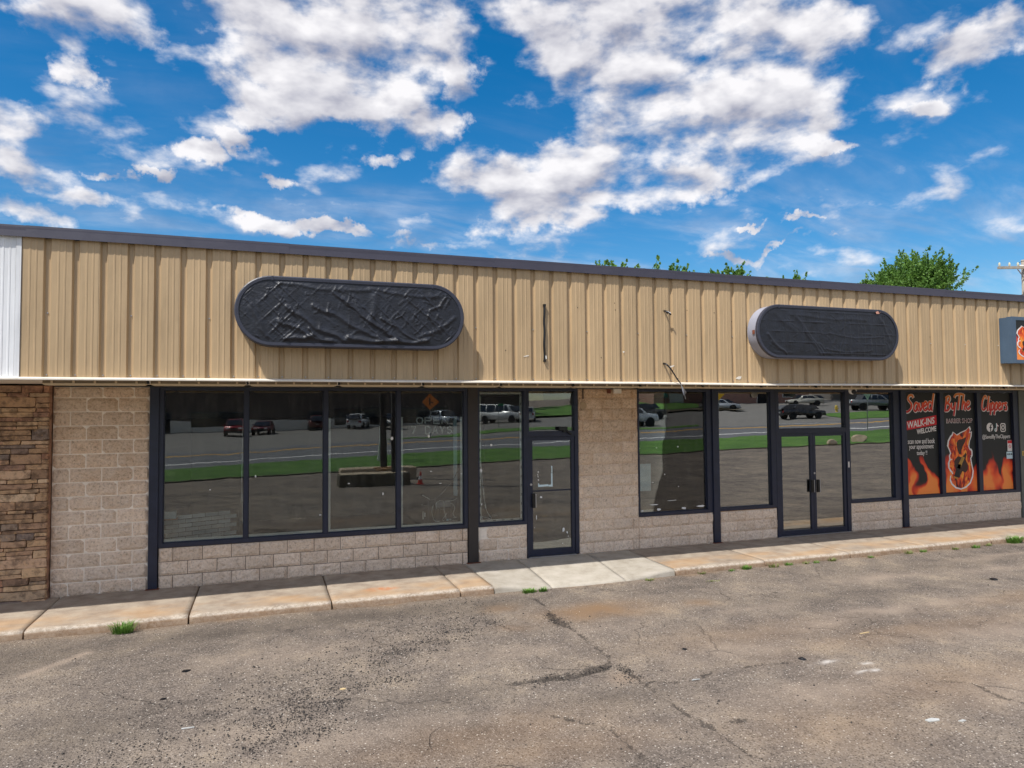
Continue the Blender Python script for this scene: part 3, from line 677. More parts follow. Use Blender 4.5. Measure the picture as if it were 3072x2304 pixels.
# ---- ledgestone pier
st = MB().box(-6, -2.86, -.09, .14, -.08, 3.0).build('stone_veneer', MT['stone'], B)
SM = []
for s in range(8):
    rg = random.Random(40+s); bm = bmesh.new(); bmesh.ops.create_cube(bm, size=1)
    bmesh.ops.subdivide_edges(bm, edges=[e for e in bm.edges if abs(e.verts[0].co.x-e.verts[1].co.x) > .5], cuts=2)
    for v in bm.verts:
        v.co.x += rg.uniform(-.025, .025); v.co.z += rg.uniform(-.09, .09); v.co.y += rg.uniform(-.1, .1) if v.co.y < 0 else 0
    bmesh.ops.bevel(bm, geom=list(bm.edges), offset=.06, segments=1, affect='EDGES')
    me = bpy.data.meshes.new('stone'); bm.to_mesh(me); bm.free(); me.materials.append(MT['stone']); SM.append(me)
rg = random.Random(3); z = -.07
while z < 2.97:
    h = rg.choice([.05, .06, .075, .09, .10, .115, .13, .15]); h = min(h, 2.99-z) if z+h > 2.93 else h
    x = -4.3+rg.uniform(-.2, 0)
    while x < -2.875:
        w = rg.uniform(.16, .62) if h < .09 else rg.uniform(.20, .58)
        x1 = min(x+w, -2.862)
        if -2.862-x1 < .07: x1 = -2.862
        parts = [(z, z+h)] if h < .10 or rg.random() < .55 else [(z, z+h*.45), (z+h*.45, z+h)]
        for a, b in parts:
            d = rg.uniform(.05, .085)
            link('stone', rg.choice(SM), st, ((x+x1)/2, -.115, (a+b)/2), None, (x1-x-.010, d, b-a-.008))
        x = x1
    z += h
# ---- steel posts with rusty feet
def post(x0, x1, mat, y0=-.045, side_mat=None):
    o = MB().box(x0, x1, y0, .12, .01, 2.985, .004).build('post', MT[mat], B)
    f = MB(); f.box(x0-.03, x1+.03, y0-.035, -.002, -.004, .008); f.build('base_plate', MT['rust'], o)
    return o
post(-1.605, -1.482, 'navy'); post(3.292, 3.468, 'brownpost', -.03); post(8.238, 8.382, 'navy'); post(13.105, 13.255, 'navy')
MB().box(16.805, 17.045, -.03, .12, .0, 2.985, .004).build('pilaster', pm('pilaster', (96, 100, 94), .6, 0, .12, 5), B)
# ---- windows
def window(x0, x1, z0, z1, mulls, jl, jr, glass, yfr=-.012, sill=.06, gy=.05):
    """aluminium frame with its mullions; panes are children"""
    f = MB(); f.box(x0, x0+jl, yfr, .13, z0, z1); f.box(x1-jr, x1, yfr, .13, z0, z1)
    f.box(x0+jl, x1-jr, yfr-.004, .13, z0, z0+sill); f.box(x0+jl, x1-jr, yfr+.004, .13, z1-.05, z1)
    e = [x0+jl]
    for a, b in mulls: f.box(a, b, yfr+.002, .13, z0+sill, z1-.05); e += [a, b]
    e.append(x1-jr)
    # a slim step round each pane
    for a, b in zip(e[::2], e[1::2]):
        for q in ((a, a+.012), (b-.012, b)): f.box(q[0], q[1], .022, .1, z0+sill, z1-.05)
        f.box(a+.012, b-.012, .022, .1, z0+sill, z0+sill+.012)
    w = f.build('window', MT['navy'], B)
    for a, b in zip(e[::2], e[1::2]): MB().box(a+.012, b-.012, gy, gy+.006, z0+sill+.012, z1-.05).build('pane', MT[glass], w)
    return w, list(zip(e[::2], e[1::2]))
W1, P1 = window(-1.482, 3.29, .597, 2.985, [(-.295, -.235), (.895, .96), (2.07, 2.135)], .06, .065, 'glass')
W5, P5 = window(3.47, 4.372, .597, 2.985, [], .03, .055, 'glass')
W6, P6 = window(6.604, 8.236, .592, 2.985, [], .03, .115, 'glass')
W7, P7 = window(8.384, 9.768, .602, 2.985, [], .02, .115, 'glass2')
W8, P8 = window(11.672, 13.103, .592, 2.985, [], .02, .18, 'glass2')
W9, P9 = window(13.257, 16.80, .602, 2.985, [(14.30, 14.41), (15.46, 15.58)], .02, .165, 'posterglass')
WX, PX = window(17.05, 21.9, .602, 2.985, [(18.2, 18.3), (19.4, 19.5)], .04, .1, 'posterglass')
# dark film on the upper glass of the widest window
for a, b in P1: MB().box(a+.012, b-.012, .070, .073, 2.505, 2.93).build('tint_film', MT['film'], W1)
# white strips round the glass inside
def strips(w, a, b, z0, z1, sides, dash=False):
    m = MB(); y0, y1, t = .060, .075, .036
    if 'l' in sides: m.box(a+.012, a+.012+t, y0, y1, z0, z1)
    if 'r' in sides: m.box(b-.012-t, b-.012, y0, y1, z0, z1)
    if 'b' in sides: m.box(a+.014, b-.014, y0-.002, y1-.002, z0-.004, z0+t)
    if 't' in sides: m.box(a+.014, b-.014, y0-.002, y1-.002, z1-t, z1)
    if dash:
        m.mat(1); n = int((z1-z0)/.16)
        for k in range(n):
            zz = z0+.1+k*.16
            for q in ((a+.012+t*.3, a+.012+t*.7), (b-.012-t*.7, b-.012-t*.3)): m.box(q[0], q[1], y0-.003, y0, zz, zz+.05)
        for k in range(int((b-a)/.16)): m.box(a+.1+k*.16, a+.15+k*.16, y0-.005, y0-.002, z0+t*.3, z0+t*.7)
    m.build('light_strip', [MT['whiteplastic'], MT['neongrey']], w)
strips(W1, *P1[0], .67, 2.5, 'b'); strips(W1, *P1[1], .67, 2.5, 'b'); strips(W1, *P1[2], .67, 2.5, 'lb'); strips(W1, *P1[3], .67, 2.5, 'lrb')
strips(W5, *P5[0], .67, 2.92, 'lrbt', True); strips(W6, *P6[0], .67, 2.92, 'rb')
strips(W7, *P7[0], .67, 2.9, 'b'); strips(W8, *P8[0], .67, 2.9, 'b')
# ---- doors
def handle(p, x, z0, z1):
    m = MB(); m.box(x-.035, x+.02, -.05, -.014, z0, z1, .004); m.mat(1); m.box(x+.02, x+.032, -.055, -.01, z0+.004, z1-.004)
    m.build('handle', [MT['blackplastic'], MT['alu']], p)
def leaf(p, x0, x1, z0, z1, st, bt, tp, glass, mid=None):
    f = MB(); y0 = .002; f.box(x0, x0+st, y0, .055, z0, z1); f.box(x1-st, x1, y0, .055, z0, z1); f.box(x0+st, x1-st, y0+.003, .052, z0, z0+bt); f.box(x0+st, x1-st, y0+.003, .052, z1-tp, z1)
    if mid: f.box(x0+st, x1-st, y0+.012, .045, mid-.012, mid+.012)
    d = f.build('door_leaf', MT['navy'], p)
    MB().box(x0+st, x1-st, .028, .034, z0+bt, z1-tp).build('pane', MT[glass], d)
    return d
d1 = MB(); d1.box(4.374, 4.418, -.015, .13, .012, 2.985); d1.box(5.302, 5.372, -.015, .13, .012, 2.985); d1.box(4.418, 5.302, -.012, .13, 2.125, 2.225); d1.box(4.418, 5.302, -.008, .13, 2.94, 2.985)
D1 = d1.build('door', MT['navy'], B); D1['label'] = 'single glass shop door with dark frame and transom'
MB().box(4.418, 5.302, .05, .056, 2.225, 2.94).build('transom_pane', MT['glassdoor'], D1)
L1 = leaf(D1, 4.422, 5.298, .022, 2.12, .062, .11, .06, 'glassdoor', 1.165)
MB().box(4.40, 5.31, -.02, .12, .0, .014).build('threshold', MT['alu'], D1)
handle(D1, 4.495, .88, 1.13)
MB().disc((4.452, -.006, 1.285), .02, (0, 1, 0), .012, 16).build('lock', MT['alu'], D1)
m = MB(); m.box(4.99, 5.14, -.06, -.012, 2.235, 2.30); m.box(5.06, 5.12, -.055, -.02, 2.20, 2.235); m.bar((5.12, -.05, 2.24), (5.215, -.04, 2.16), .04, .03); m.build('door_closer', MT['blackplastic'], D1)
d2 = MB(); d2.box(9.77, 9.85, -.015, .13, .012, 2.985); d2.box(11.58, 11.67, -.015, .13, .012, 2.985); d2.box(9.85, 11.58, -.012, .13, 2.085, 2.195); d2.box(9.85, 11.58, -.008, .13, 2.94, 2.985)
D2 = d2.build('door', MT['navy'], B); D2['label'] = 'pair of glass shop doors with dark frame and transom'
MB().box(9.85, 11.58, .05, .056, 2.195, 2.94).build('transom_pane', MT['glass2'], D2)
leaf(D2, 9.854, 10.705, .02, 2.08, .065, .10, .055, 'glass2'); leaf(D2, 10.711, 11.576, .02, 2.08, .065, .10, .055, 'glass2')
MB().box(9.80, 11.64, -.02, .12, .0, .013).build('threshold', MT['alu'], D2)
handle(D2, 10.655, .87, 1.13); handle(D2, 10.80, .87, 1.13)
MB().disc((10.735, -.006, 1.26), .02, (0, 1, 0), .012, 16).build('lock', MT['alu'], D2)
MB().box(11.615, 11.645, -.022, -.014, 1.35, 1.47).build('push_plate', MT['whiteplastic'], D2)
# ---- torn bits of tape and paper on the glass
def scrap(parent, x, z, w, h, y=.046, a=0, mat='paper', n=6):
    pts = []; rg_ = random.Random(int(x*1000+z*77))
    for k in range(n):
        t = 2*math.pi*k/n; q = rg_.uniform(.55, 1.1); u, v = math.cos(t)*w/2*q, math.sin(t)*h/2*q
        pts.append((x+u*math.cos(a)-v*math.sin(a), z+u*math.sin(a)+v*math.cos(a)))
    MB().prism(pts, y-.002, y).build('tape_scrap', MT[mat], parent)
for x, z, w, h in ((4.60,1.5,.02,.05),(4.595,1.42,.02,.05),(4.60,1.36,.03,.04),(4.59,1.45,.015,.03)): scrap(D1, x, z, w, h, .027)
m = MB(); m.prism([(4.597,1.235),(4.80,1.24),(4.79,1.275),(4.62,1.272),(4.61,1.30),(4.597,1.30)], .024, .027); m.prism([(4.80,1.235),(4.875,1.23),(4.872,1.47),(4.845,1.47),(4.845,1.27),(4.80,1.265)], .0235, .0265); m.prism([(4.85,1.48),(4.872,1.48),(4.87,1.60),(4.845,1.60),(4.855,1.54)], .024, .027)
m.build('tape_outline', MT['paperblue'], D1)
for x, z, w, h in ((4.655,1.05,.05,.05),(5.08,.46,.07,.10),(5.15,.40,.03,.05),(5.17,.33,.02,.03),(4.56,.70,.02,.10),(5.06,.21,.03,.02),(4.52,.52,.02,.02)): scrap(D1, x, z, w, h, .027)
for x, z, w, h in ((-.78,1.42,.03,.02),(-.13,1.6,.03,.05),(.85,.95,.04,.02)): scrap(W1, x, z, w, h)
for x, z, w, h in ((2.0,2.14,.06,.08),(1.3,1.43,.05,.02),(1.85,1.24,.03,.06),(2.62,2.17,.04,.06),(3.18,2.2,.02,.02),(3.19,1.52,.04,.03),(2.82,1.37,.05,.012),(2.66,1.58,.06,.012)): scrap(W1, x, z, w, h)
for x, z, w, h in ((3.73,2.0,.05,.05),(3.54,1.56,.05,.09),(3.55,.98,.03,.05)): scrap(W5, x, z, w, h)
for x, z, w, h in ((6.71,.695,.06,.04),(7.06,.70,.14,.06),(7.61,.70,.16,.06),(7.99,.72,.22,.05),(6.97,.80,.22,.025),(7.35,.86,.35,.012),(6.66,1.87,.03,.03),(7.03,1.87,.04,.02),(7.5,1.88,.03,.03),(6.94,1.22,.05,.015),(7.2,1.36,.02,.02),(7.5,1.12,.03,.02)): scrap(W6, x, z, w, h)
MB().box(6.65, 6.92, .080, .083, 1.06, 1.57).build('paper_sheet', MT['paperblue'], W6)
MB().box(4.45, 4.73, .075, .078, 2.77, 2.95).build('paper_sheet', MT['manila'], D1)
# ---- a junction box, drip stains' brackets on the mid pier
m = MB(); m.box(5.96, 6.03, -.05, -.01, 2.90, 2.985); m.build('conduit_stub', MT['rust'], B)
MB().box(6.08, 6.24, -.07, -.012, 2.90, 2.985, .01).build('junction_box', MT['gutter'], B)
MB().disc((5.47, -.012, 2.68), .07, (0, -1, 0), .02, 20).build('blank_cover', pm('blankcover', (176, 152, 122), .8, 0, .1, 6), B)
MB().tube([(5.47, -.03, 2.985), (5.465, -.035, 2.9), (5.47, -.03, 2.80)], .012, 8).build('cable_end', MT['blackplastic'], B)

# old screw holes in the fascia
for x, z in ((4.62,4.2),(5.28,4.19),(5.27,4.3),(7.15,4.22),(5.02,3.42),(6.62,4.24),(7.5,4.08),(6.42,3.1),(5.36,3.1),(12.05,3.95),(3.42,3.5)):
    MB().disc((x, YF-.0045, z), random.uniform(.006, .011), (0, 1, 0), .003, 8).build('screw_hole', MT['blackplastic'], B)
for x, z, w, h in ((3.75,3.42,.10,.02),(5.42,3.52,.05,.03),(7.62,3.12,.16,.05),(6.3,3.3,.18,.03)):
    scrap(B, x, z, w, h, YF-.0042, .2, 'gutter', 8)
# ------------------------------------------------------------------ row of soffit lights behind the drip trim
def soffit_light(x0, n):
    L = 1.17
    t = thing('soffit_light', (x0+L/2, -1.5, 2.985), ('tan linear light under the fascia, %s from the stone pier' % n), 'light', 'linear lights under the fascia')
    m = MB(); y0 = -1.52
    prof = [(x0, 2.974), (x0+.012, 2.966), (x0+.02, 2.957), (x0+.04, 2.948), (x0+L-.04, 2.948), (x0+L-.02, 2.957), (x0+L-.012, 2.966), (x0+L, 2.974)]
    m.prism(prof, y0, y0+.16); m.build('lip', MT['fixture'], t)
    rt_ = bpy.data.materials.get('railtan') or pm('railtan', (140, 124, 102), .6)
    MB().box(x0+.01, x0+L-.01, y0+.02, y0+.15, 2.975, 3.016).build('housing', rt_, t)
    for k in range(5): MB().box(x0+.1+k*.235, x0+.125+k*.235, y0-.002, y0+.019, 2.975, 3.004).build('clip', MT['fixture'], t)
    m = MB(); m.box(x0+L+.004, x0+L+.026, y0-.02, y0+.02, 2.968, 3.012); m.bar((x0+L+.0, y0-.01, 3.0), (x0+L+.035, y0-.01, 2.978), .012); m.build('end_clamp', MT['blackplastic'], t)
NUM = 'first second third fourth fifth sixth seventh eighth ninth tenth eleventh twelfth thirteenth fourteenth fifteenth sixteenth'.split()
for i in range(16): soffit_light(-2.61+i*1.2035, NUM[i])
# ------------------------------------------------------------------ covered oval signs
def stadium(cx, cz, L, H, n=22, inset=0):
    r = H/2-inset; hx = L/2-H/2; p = []
    for k in range(n+1): a = -math.pi/2+math.pi*k/n; p.append((cx+hx+r*math.cos(a), cz+r*math.sin(a)))
    for k in range(n+1): a = math.pi/2+math.pi*k/n; p.append((cx-hx+r*math.cos(a), cz+r*math.sin(a)))
    return p
def ring(m, A, Bq, yA, yB):
    n = len(A); m.add([(p[0], yA, p[1]) for p in A]+[(p[0], yB, p[1]) for p in Bq], [(i, (i+1) % n, n+(i+1) % n, n+i) for i in range(n)])
def oval_sign(cx, cz, L, H, label, folds, lattice, tarp, shell, seed, d=.26):
    t = thing('covered_sign', (cx, YF, cz), label, 'sign', 'oval shop signs under black covers')
    out = stadium(cx, cz, L, H); inn = stadium(cx, cz, L, H, inset=.045); y1 = YF-d
    m = MB(); ring(m, out, out, YF-.002, y1+.03); m.build('shell', MT[shell], t, True)
    m = MB(); o2 = stadium(cx, cz, L, H, inset=-.006)
    ring(m, o2, o2, y1+.045, y1); ring(m, o2, stadium(cx, cz, L, H, inset=.008), y1, y1-.008); ring(m, stadium(cx, cz, L, H, inset=.008), inn, y1-.008, y1-.006); ring(m, inn, inn, y1-.006, y1+.02)
    m.build('rim', MT['rim'], t)
    # screws and straps of the rim
    m = MB()
    for xx in (-L/2+H/2, L/2-H/2): m.box(cx+xx-.012, cx+xx+.012, y1-.012, y1-.003, cz+H/2-.055, cz+H/2+.004)
    m.build('rim_joint', MT['rim'], t)
    nx, nz = 360, 116; U = np.linspace(-1, 1, nx); V = np.linspace(-1, 1, nz)
    r = H/2-.04; hx = L/2-H/2; uu, vv = np.meshgrid(U, V)
    X = uu*(hx+r); ex = np.clip((np.abs(X)-hx)/r, 0, .9999); Zh = r*np.sqrt(1-ex**2); Z = vv*Zh
    D = .012*(1-np.abs(vv)**3)*(1-np.abs(uu)**6)
    rg = np.random.default_rng(seed)
    for (ax, az, bx, bz, w, a) in folds:
        wob = (fbm(X*4+seed, Z*4, 3)-.5)*.10
        dd = segd(X+wob, Z+wob*.7, [(ax, az), ((ax+bx)/2+.03, (az+bz)/2-.04), (bx, bz)]); D = D+.9*a*np.exp(-(dd/(w*.9))**2)
    for _ in range(170 if seed == 2 else 70):
        ax, az = rg.uniform(-hx-r*.6, hx+r*.6), rg.uniform(-r*.85, r*.85); an = rg.choice([.78, -.78, -.55, 1.2])+rg.normal()*.25; ln = rg.uniform(.04, .18)
        bx, bz = ax+ln*math.cos(an), az+ln*math.sin(an); dd = segd(X, Z, [(ax, az), ((ax+bx)/2+rg.normal()*.01, (az+bz)/2+rg.normal()*.01), (bx, bz)]); D = D+rg.uniform(.002, .0075)*(1 if seed == 2 else .5)*np.exp(-(dd/rg.uniform(.007, .018))**2)
    msk = np.clip(fbm(X*2.2+seed, Z*2.2, 4)*2.4-.75, 0, 1)
    for (nxv, nzv, sp, a) in lattice:
        q = (X*nxv+Z*nzv)/sp; tri = np.abs(q-np.round(q)); D = D+2.3*a*np.exp(-(tri/.06)**2)*msk*np.clip(fbm(X*6+7*nxv, Z*6+3*nzv+seed, 3)*2.6-.5, 0, 1.2)
    D = D+(fbm(X*5+3*seed, Z*5, 4)-.5)*.008+(fbm(X*22, Z*22+seed, 3)-.5)*.0025
    D = D*np.clip((1-np.abs(vv))*9, 0, 1)*np.clip((1-np.abs(uu))*14, 0, 1)
    P = np.stack([X+cx-cx, -d+.004-D, Z], -1).reshape(-1, 3)
    idx = np.arange(nx*nz).reshape(nz, nx); F = np.stack([idx[:-1, :-1], idx[:-1, 1:], idx[1:, 1:], idx[1:, :-1]], -1).reshape(-1, 4)
    link('cover', arr_mesh('cover', P, F, MT[tarp], True), t)
    return t
F1 = [(-.9,.05,-.05,-.42,.035,.022),(-.55,.10,.35,-.36,.03,.020),(-1.0,-.12,-.35,-.40,.03,.020),(-.3,.28,.45,-.30,.022,.018),(-.15,.2,.6,-.38,.03,.014),(.35,-.05,.9,-.34,.02,.014),(.7,.22,1.2,-.12,.02,.012),
 (-.1,-.33,.55,-.37,.035,.035),(.55,-.36,1.0,-.33,.035,.030),(-.9,-.36,-.55,-.30,.03,.024),(-.6,-.22,-.3,-.42,.025,.02),(-1.35,.05,-1.15,-.34,.03,.014),(-1.0,.38,.2,.33,.03,.010),(.2,.36,1.2,.28,.03,.010),(.9,-.28,1.4,.0,.03,.012),(.2,-.1,.25,.25,.05,.016),(1.05,.1,1.25,.28,.02,.012),(1.0,.0,1.2,-.2,.02,.012)]
s1 = oval_sign(1.16, 3.925, 3.07, .92, 'oval sign under a wrinkled black cover, above the widest window', F1, [(1,1.05,.21,.007),(1,-1,.27,.005),(1,1,.07,.0022),(1,-1,.075,.0018)], 'tarp', 'rim', 2)
F2 = [(-.75,.25,-.25,-.40,.03,.010),(-.6,.1,-.15,-.42,.02,.008),(-.8,.0,-1.2,.3,.05,.006),(-1.35,-.05,-1.0,-.40,.025,.018),(-.3,-.2,.1,-.42,.02,.006),(.15,-.42,.3,.2,.015,.006),(.4,.2,.42,-.4,.015,.006),(.75,.15,.72,-.4,.015,.005),(-.9,.3,.8,.26,.03,.006),(-.2,-.02,1.2,-.05,.015,.005),(-.1,-.28,.9,-.30,.02,.006),(1.1,.3,1.35,-.1,.03,.008)]
s2 = oval_sign(9.39, 3.915, 3.14, .91, 'oval sign under a tight black cover with a pale grey side', F2, [(1,0,.30,.005),(0,1,.18,.005),(1,.1,.10,.002)], 'tarp2', 'shellgrey', 5)
# torn corner where the face below shows; rust on the pale side
m = MB(); m.prism([(10.42, 4.33), (10.47, 4.345), (10.53, 4.325), (10.50, 4.30), (10.44, 4.295)], YF-.272, YF-.268); m.build('torn_corner', pm('tornpink', (206, 150, 130), .7), s2)
m = MB(); m.box(7.812, 7.816, YF-.20, YF-.14, 3.86, 3.93); m.build('rust_spot', MT['rust'], s2)
# ------------------------------------------------------------------ marks and leftovers on the fascia
c = thing('cable_cover', (4.045, YF, 3.34), 'black vertical strip of cable stapled to the tan fascia', 'cable')
pts = catmull([(4.05, YF-.02, 4.22), (4.047, YF-.025, 4.1), (4.04, YF-.022, 3.95), (4.045, YF-.028, 3.8), (4.035, YF-.03, 3.6), (4.045, YF-.022, 3.45), (4.043, YF-.02, 3.345)], 6)
MB().tube(pts, .018, 8).build('strip', MT['blackplastic'], c, True)
m = MB(); m.box(4.03, 4.066, YF-.045, YF, 4.19, 4.225); m.box(4.03, 4.06, YF-.042, YF, 3.335, 3.36); m.build('clamp', MT['blackplastic'], c)
MB().tube([(4.062, YF-.03, 3.43), (4.066, YF-.034, 3.38)], .009, 6).build('bare_end', MT['whiteplastic'], c)
c = thing('cable_stub', (6.18, YF, 4.21), 'short black cable stub poking from the fascia, high up', 'cable')
MB().tube(catmull([(6.18, YF, 4.215), (6.185, YF-.05, 4.20), (6.215, YF-.09, 4.17), (6.245, YF-.10, 4.135)], 6), .014, 7).build('cable_end', MT['blackplastic'], c, True)
MB().tube([(6.205, YF-.08, 4.19), (6.235, YF-.11, 4.16)], .008, 6).build('bare_end', MT['alu'], c)
MB().tube(catmull([(6.18, YF, 4.215), (6.18, YF-.06, 4.19), (6.20, YF-.07, 4.15)], 5), .010, 7).build('wire', MT['blackplastic'], c)
c = thing('hanging_cable', (6.17, YF, 3.33), 'frayed black cable hanging from the fascia past the drip trim', 'cable')
MB().tube(catmull([(6.155, YF, 3.345), (6.165, YF-.07, 3.325), (6.22, YF-.11, 3.25), (6.32, YF-.12, 3.10), (6.39, YF-.13, 3.01)], 8), .016, 7, True, .009).build('sheath', MT['blackplastic'], c, True)
for k in range(6):
    a = random.uniform(-.05, .05); b = random.uniform(.12, .26)
    MB().tube(catmull([(6.385, YF-.13, 3.015), (6.42+a*.3, YF-.135, 2.94), (6.46+a, YF-.14+a*.4, 3.0-b)], 5), .0035, 5).build('strand', MT['alu'], c)
c = thing('security_camera', (10.43, -1.35, 2.985), 'small white dome security camera beside the double door', 'camera')
MB().disc((10.43, -1.35, 2.985), .06, (0, 0, -1), .02, 20).build('mount', MT['whiteplastic'], c, True)
bm = bmesh.new(); bmesh.ops.create_uvsphere(bm, u_segments=20, v_segments=12, radius=.072); MB().bm(bm, Matrix.Translation((10.43, -1.35, 2.925))).build('housing', MT['whiteplastic'], c, True)
MB().disc((10.40, -1.405, 2.905), .042, (-.42, -.85, -.3), .028, 20).build('lens', MT['blackplastic'], c, True)
# ------------------------------------------------------------------ lettering
def text_me(s, size, mat, bold=0., shear=0., ext=.001, spacing=1.):
    cu = bpy.data.curves.new('txt', 'FONT'); cu.body = s; cu.size = size; cu.extrude = ext; cu.offset = bold; cu.shear = shear; cu.space_character = spacing
    cu.align_x = 'LEFT'; cu.resolution_u = 3
    o = bpy.data.objects.new('txt', cu); COL.objects.link(o); bpy.context.view_layer.update()
    me = bpy.data.meshes.new_from_object(o.evaluated_get(bpy.context.evaluated_depsgraph_get())); bpy.data.objects.remove(o); bpy.data.curves.remove(cu)
    me.materials.clear(); me.materials.append(mat); return me
def text(name, s, x0, x1, z0, z1, y, mat, parent, bold=0., slope=0., shear=0.):
    """a line of lettering fitted into the box x0..x1, z0..z1 on a wall plane"""
    me = text_me(s, 1, mat, bold, shear); V = np.empty(len(me.vertices)*3, np.float32); me.vertices.foreach_get('co', V); V = V.reshape(-1, 3)
    lo, hi = V.min(0), V.max(0); u = (V[:, 0]-lo[0])/(hi[0]-lo[0]); v = (V[:, 1]-lo[1])/(hi[1]-lo[1])
    o = org(parent); P = np.stack([x0+(x1-x0)*u-o.x, y-V[:, 2]-o.y, z0+(z1-z0)*v+slope*u-o.z], -1).astype(np.float32)
    me.vertices.foreach_set('co', P.ravel()); me.update(); me.name = name
    return link(name, me, parent)
GL = {'S': (.60, [[(.60,.84),(.52,.98),(.32,.96),(.22,.78),(.34,.62),(.46,.46),(.42,.24),(.20,.06),(.0,.06),(-.03,.18)]]),
 'a': (.37, [[(.34,.44),(.20,.52),(.06,.36),(.04,.14),(.15,.04),(.28,.22),(.36,.50),(.31,.18),(.38,.04)]]),
 'v': (.32, [[(.03,.50),(.08,.26),(.13,.05),(.25,.24),(.33,.52)]]),
 'e': (.34, [[(.06,.26),(.22,.33),(.29,.44),(.20,.54),(.06,.36),(.05,.14),(.17,.03),(.34,.14)]]),
 'd': (.42, [[(.30,.42),(.18,.52),(.05,.34),(.05,.12),(.16,.04),(.30,.2)], [(.50,1.0),(.40,.55),(.31,.08),(.38,.02)]]),
 'B': (.48, [[(.16,.86),(.08,.4),(.0,-.02)], [(.06,.80),(.32,.92),(.40,.76),(.26,.56),(.12,.50),(.34,.44),(.38,.24),(.20,.06),(-.02,.06)]]),
 'y': (.36, [[(.04,.50),(.05,.22),(.15,.12),(.28,.30)], [(.36,.54),(.29,.1),(.20,-.3)]]),
 'T': (.46, [[(-.08,.80),(.04,.97),(.36,1.02),(.66,.96),(.64,.80)], [(.36,1.0),(.27,.5),(.18,.04)]]),
 'h': (.38, [[(.24,1.0),(.14,.5),(.04,.02)], [(.10,.3),(.24,.50),(.32,.42),(.27,.1),(.36,.02)]]),
 'C': (.50, [[(.50,.78),(.48,.96),(.32,.94),(.14,.66),(.06,.28),(.14,.06),(.30,.06),(.46,.22)]]),
 'l': (.20, [[(.28,1.0),(.17,.5),(.08,.06),(.18,.02)]]),
 'i': (.18, [[(.16,.52),(.08,.08),(.18,.02)], [(.20,.72),(.21,.75)]]),
 'p': (.37, [[(.14,.54),(.06,.1),(-.02,-.3)], [(.10,.34),(.25,.54),(.35,.40),(.29,.14),(.16,.04),(.06,.12)]]),
 'r': (.28, [[(.12,.52),(.06,.02)], [(.08,.26),(.19,.48),(.31,.46)]]),
 's': (.30, [[(.30,.46),(.16,.52),(.10,.40),(.24,.24),(.22,.06),(.02,.06)]])}
def grad_print(name, z0, z1):
    m, t, p = material(name); z = t.n('ShaderNodeSeparateXYZ', {0: pos_(t)}).outputs[2]
    c = t.ramp(t.sstep(z, z0, z1), [(0, lin((196, 28, 32))), (.5, lin((226, 74, 36))), (1, lin((226, 132, 54)))]); t.link(c, p.inputs['Base Color']); p.inputs['Roughness'].default_value = .5; return m
MT['brush'] = grad_print('brush', 2.46, 2.9)
MT['printwhite'] = pm('printwhite', (232, 228, 224), .5, 0, .02); MT['printred'] = pm('printred', (206, 26, 38), .5, 0, .05); MT['printblack'] = pm('printblack', (14, 15, 17), .5, 0, .1)
MT['gold'] = pm('gold', (176, 134, 52), .4, 0, .25, 9); MT['printteal'] = pm('printteal', (80, 200, 205), .5)
def brush(word, x0, x1, z0, z1, y, parent, slope):
    tot = sum(GL[c][0] for c in word)+.1; a, b = MB(), MB(); cx = .03; zz0 = min(p[1] for c in word for st_ in GL[c][1] for p in st_)
    sx = (x1-x0)/tot; sz = (z1-z0)/(1.05-zz0)
    for c in word:
        w, sts = GL[c]
        for st_ in sts:
            pts = catmull([(x0+(cx+p[0])*sx, y, z0+(p[1]-zz0)*sz+slope*(cx/tot)) for p in st_], 5)
            k = len(pts)
            for q, mb, rr, yy in ((pts, b, .037, y+.0015), (pts, a, .025, y)):
                n0 = len(mb.v); mb.tube([Vector((p.x+(0 if mb is a else .008), yy, p.z-(0 if mb is a else .006))) for p in q], rr, 8)
                mb.v[n0:] = [(p[0], yy+(p[1]-yy)*.02, p[2]) for p in mb.v[n0:]]
        cx += w
    b.build('lettering_outline', MT['printwhite'], parent); a.build('lettering', MT['brush'], parent)
def m_flames(name, z0, z1, amt, seed):
    m, t, p = material(name); g = pos_(t); s = t.n('ShaderNodeSeparateXYZ', {0: g})
    w = t.v('ADD', g, t.v('MULTIPLY', t.v('SUBTRACT', t.n('ShaderNodeTexNoise', {'Vector': t.v('ADD', g, (seed, 0, 0)), 'Scale': 1.6, 'Detail': 2.}).outputs['Color'], (.5, .5, .5)), (1.1, 0, .5)))
    n = t.noise(t.v('MULTIPLY', w, (2.6, 1, .75)), 1.25, 1, .4); h = t.sstep(s.outputs[2], z1, z0)
    f = t.m('ADD', t.m('MULTIPLY', n, 2.6), t.m('MULTIPLY_ADD', h, amt*.85, -1.72))
    if z0 < z1: f = t.m('MULTIPLY', f, t.sstep(s.outputs[2], z1+.12, z1-.25))
    c = t.ramp(f, [(0, lin((16, 19, 19))), (.08, lin((60, 16, 10))), (.20, lin((196, 44, 16))), (.36, lin((236, 84, 30))), (.6, lin((246, 140, 60)))])
    t.link(c, p.inputs['Base Color']); p.inputs['Roughness'].default_value = .5; return m
def m_fire(name):
    m, t, p = material(name); g = pos_(t)
    n = t.noise(t.v('MULTIPLY', g, (2.2, 1, .8)), 4.2, 3, .55, 1.6)
    c = t.ramp(n, [(.34, lin((66, 12, 8))), (.44, lin((190, 40, 14))), (.54, lin((236, 98, 26))), (.66, lin((250, 176, 60)))]); t.link(c, p.inputs['Base Color']); p.inputs['Roughness'].default_value = .5; return m
MT['fire'] = m_fire('fire')
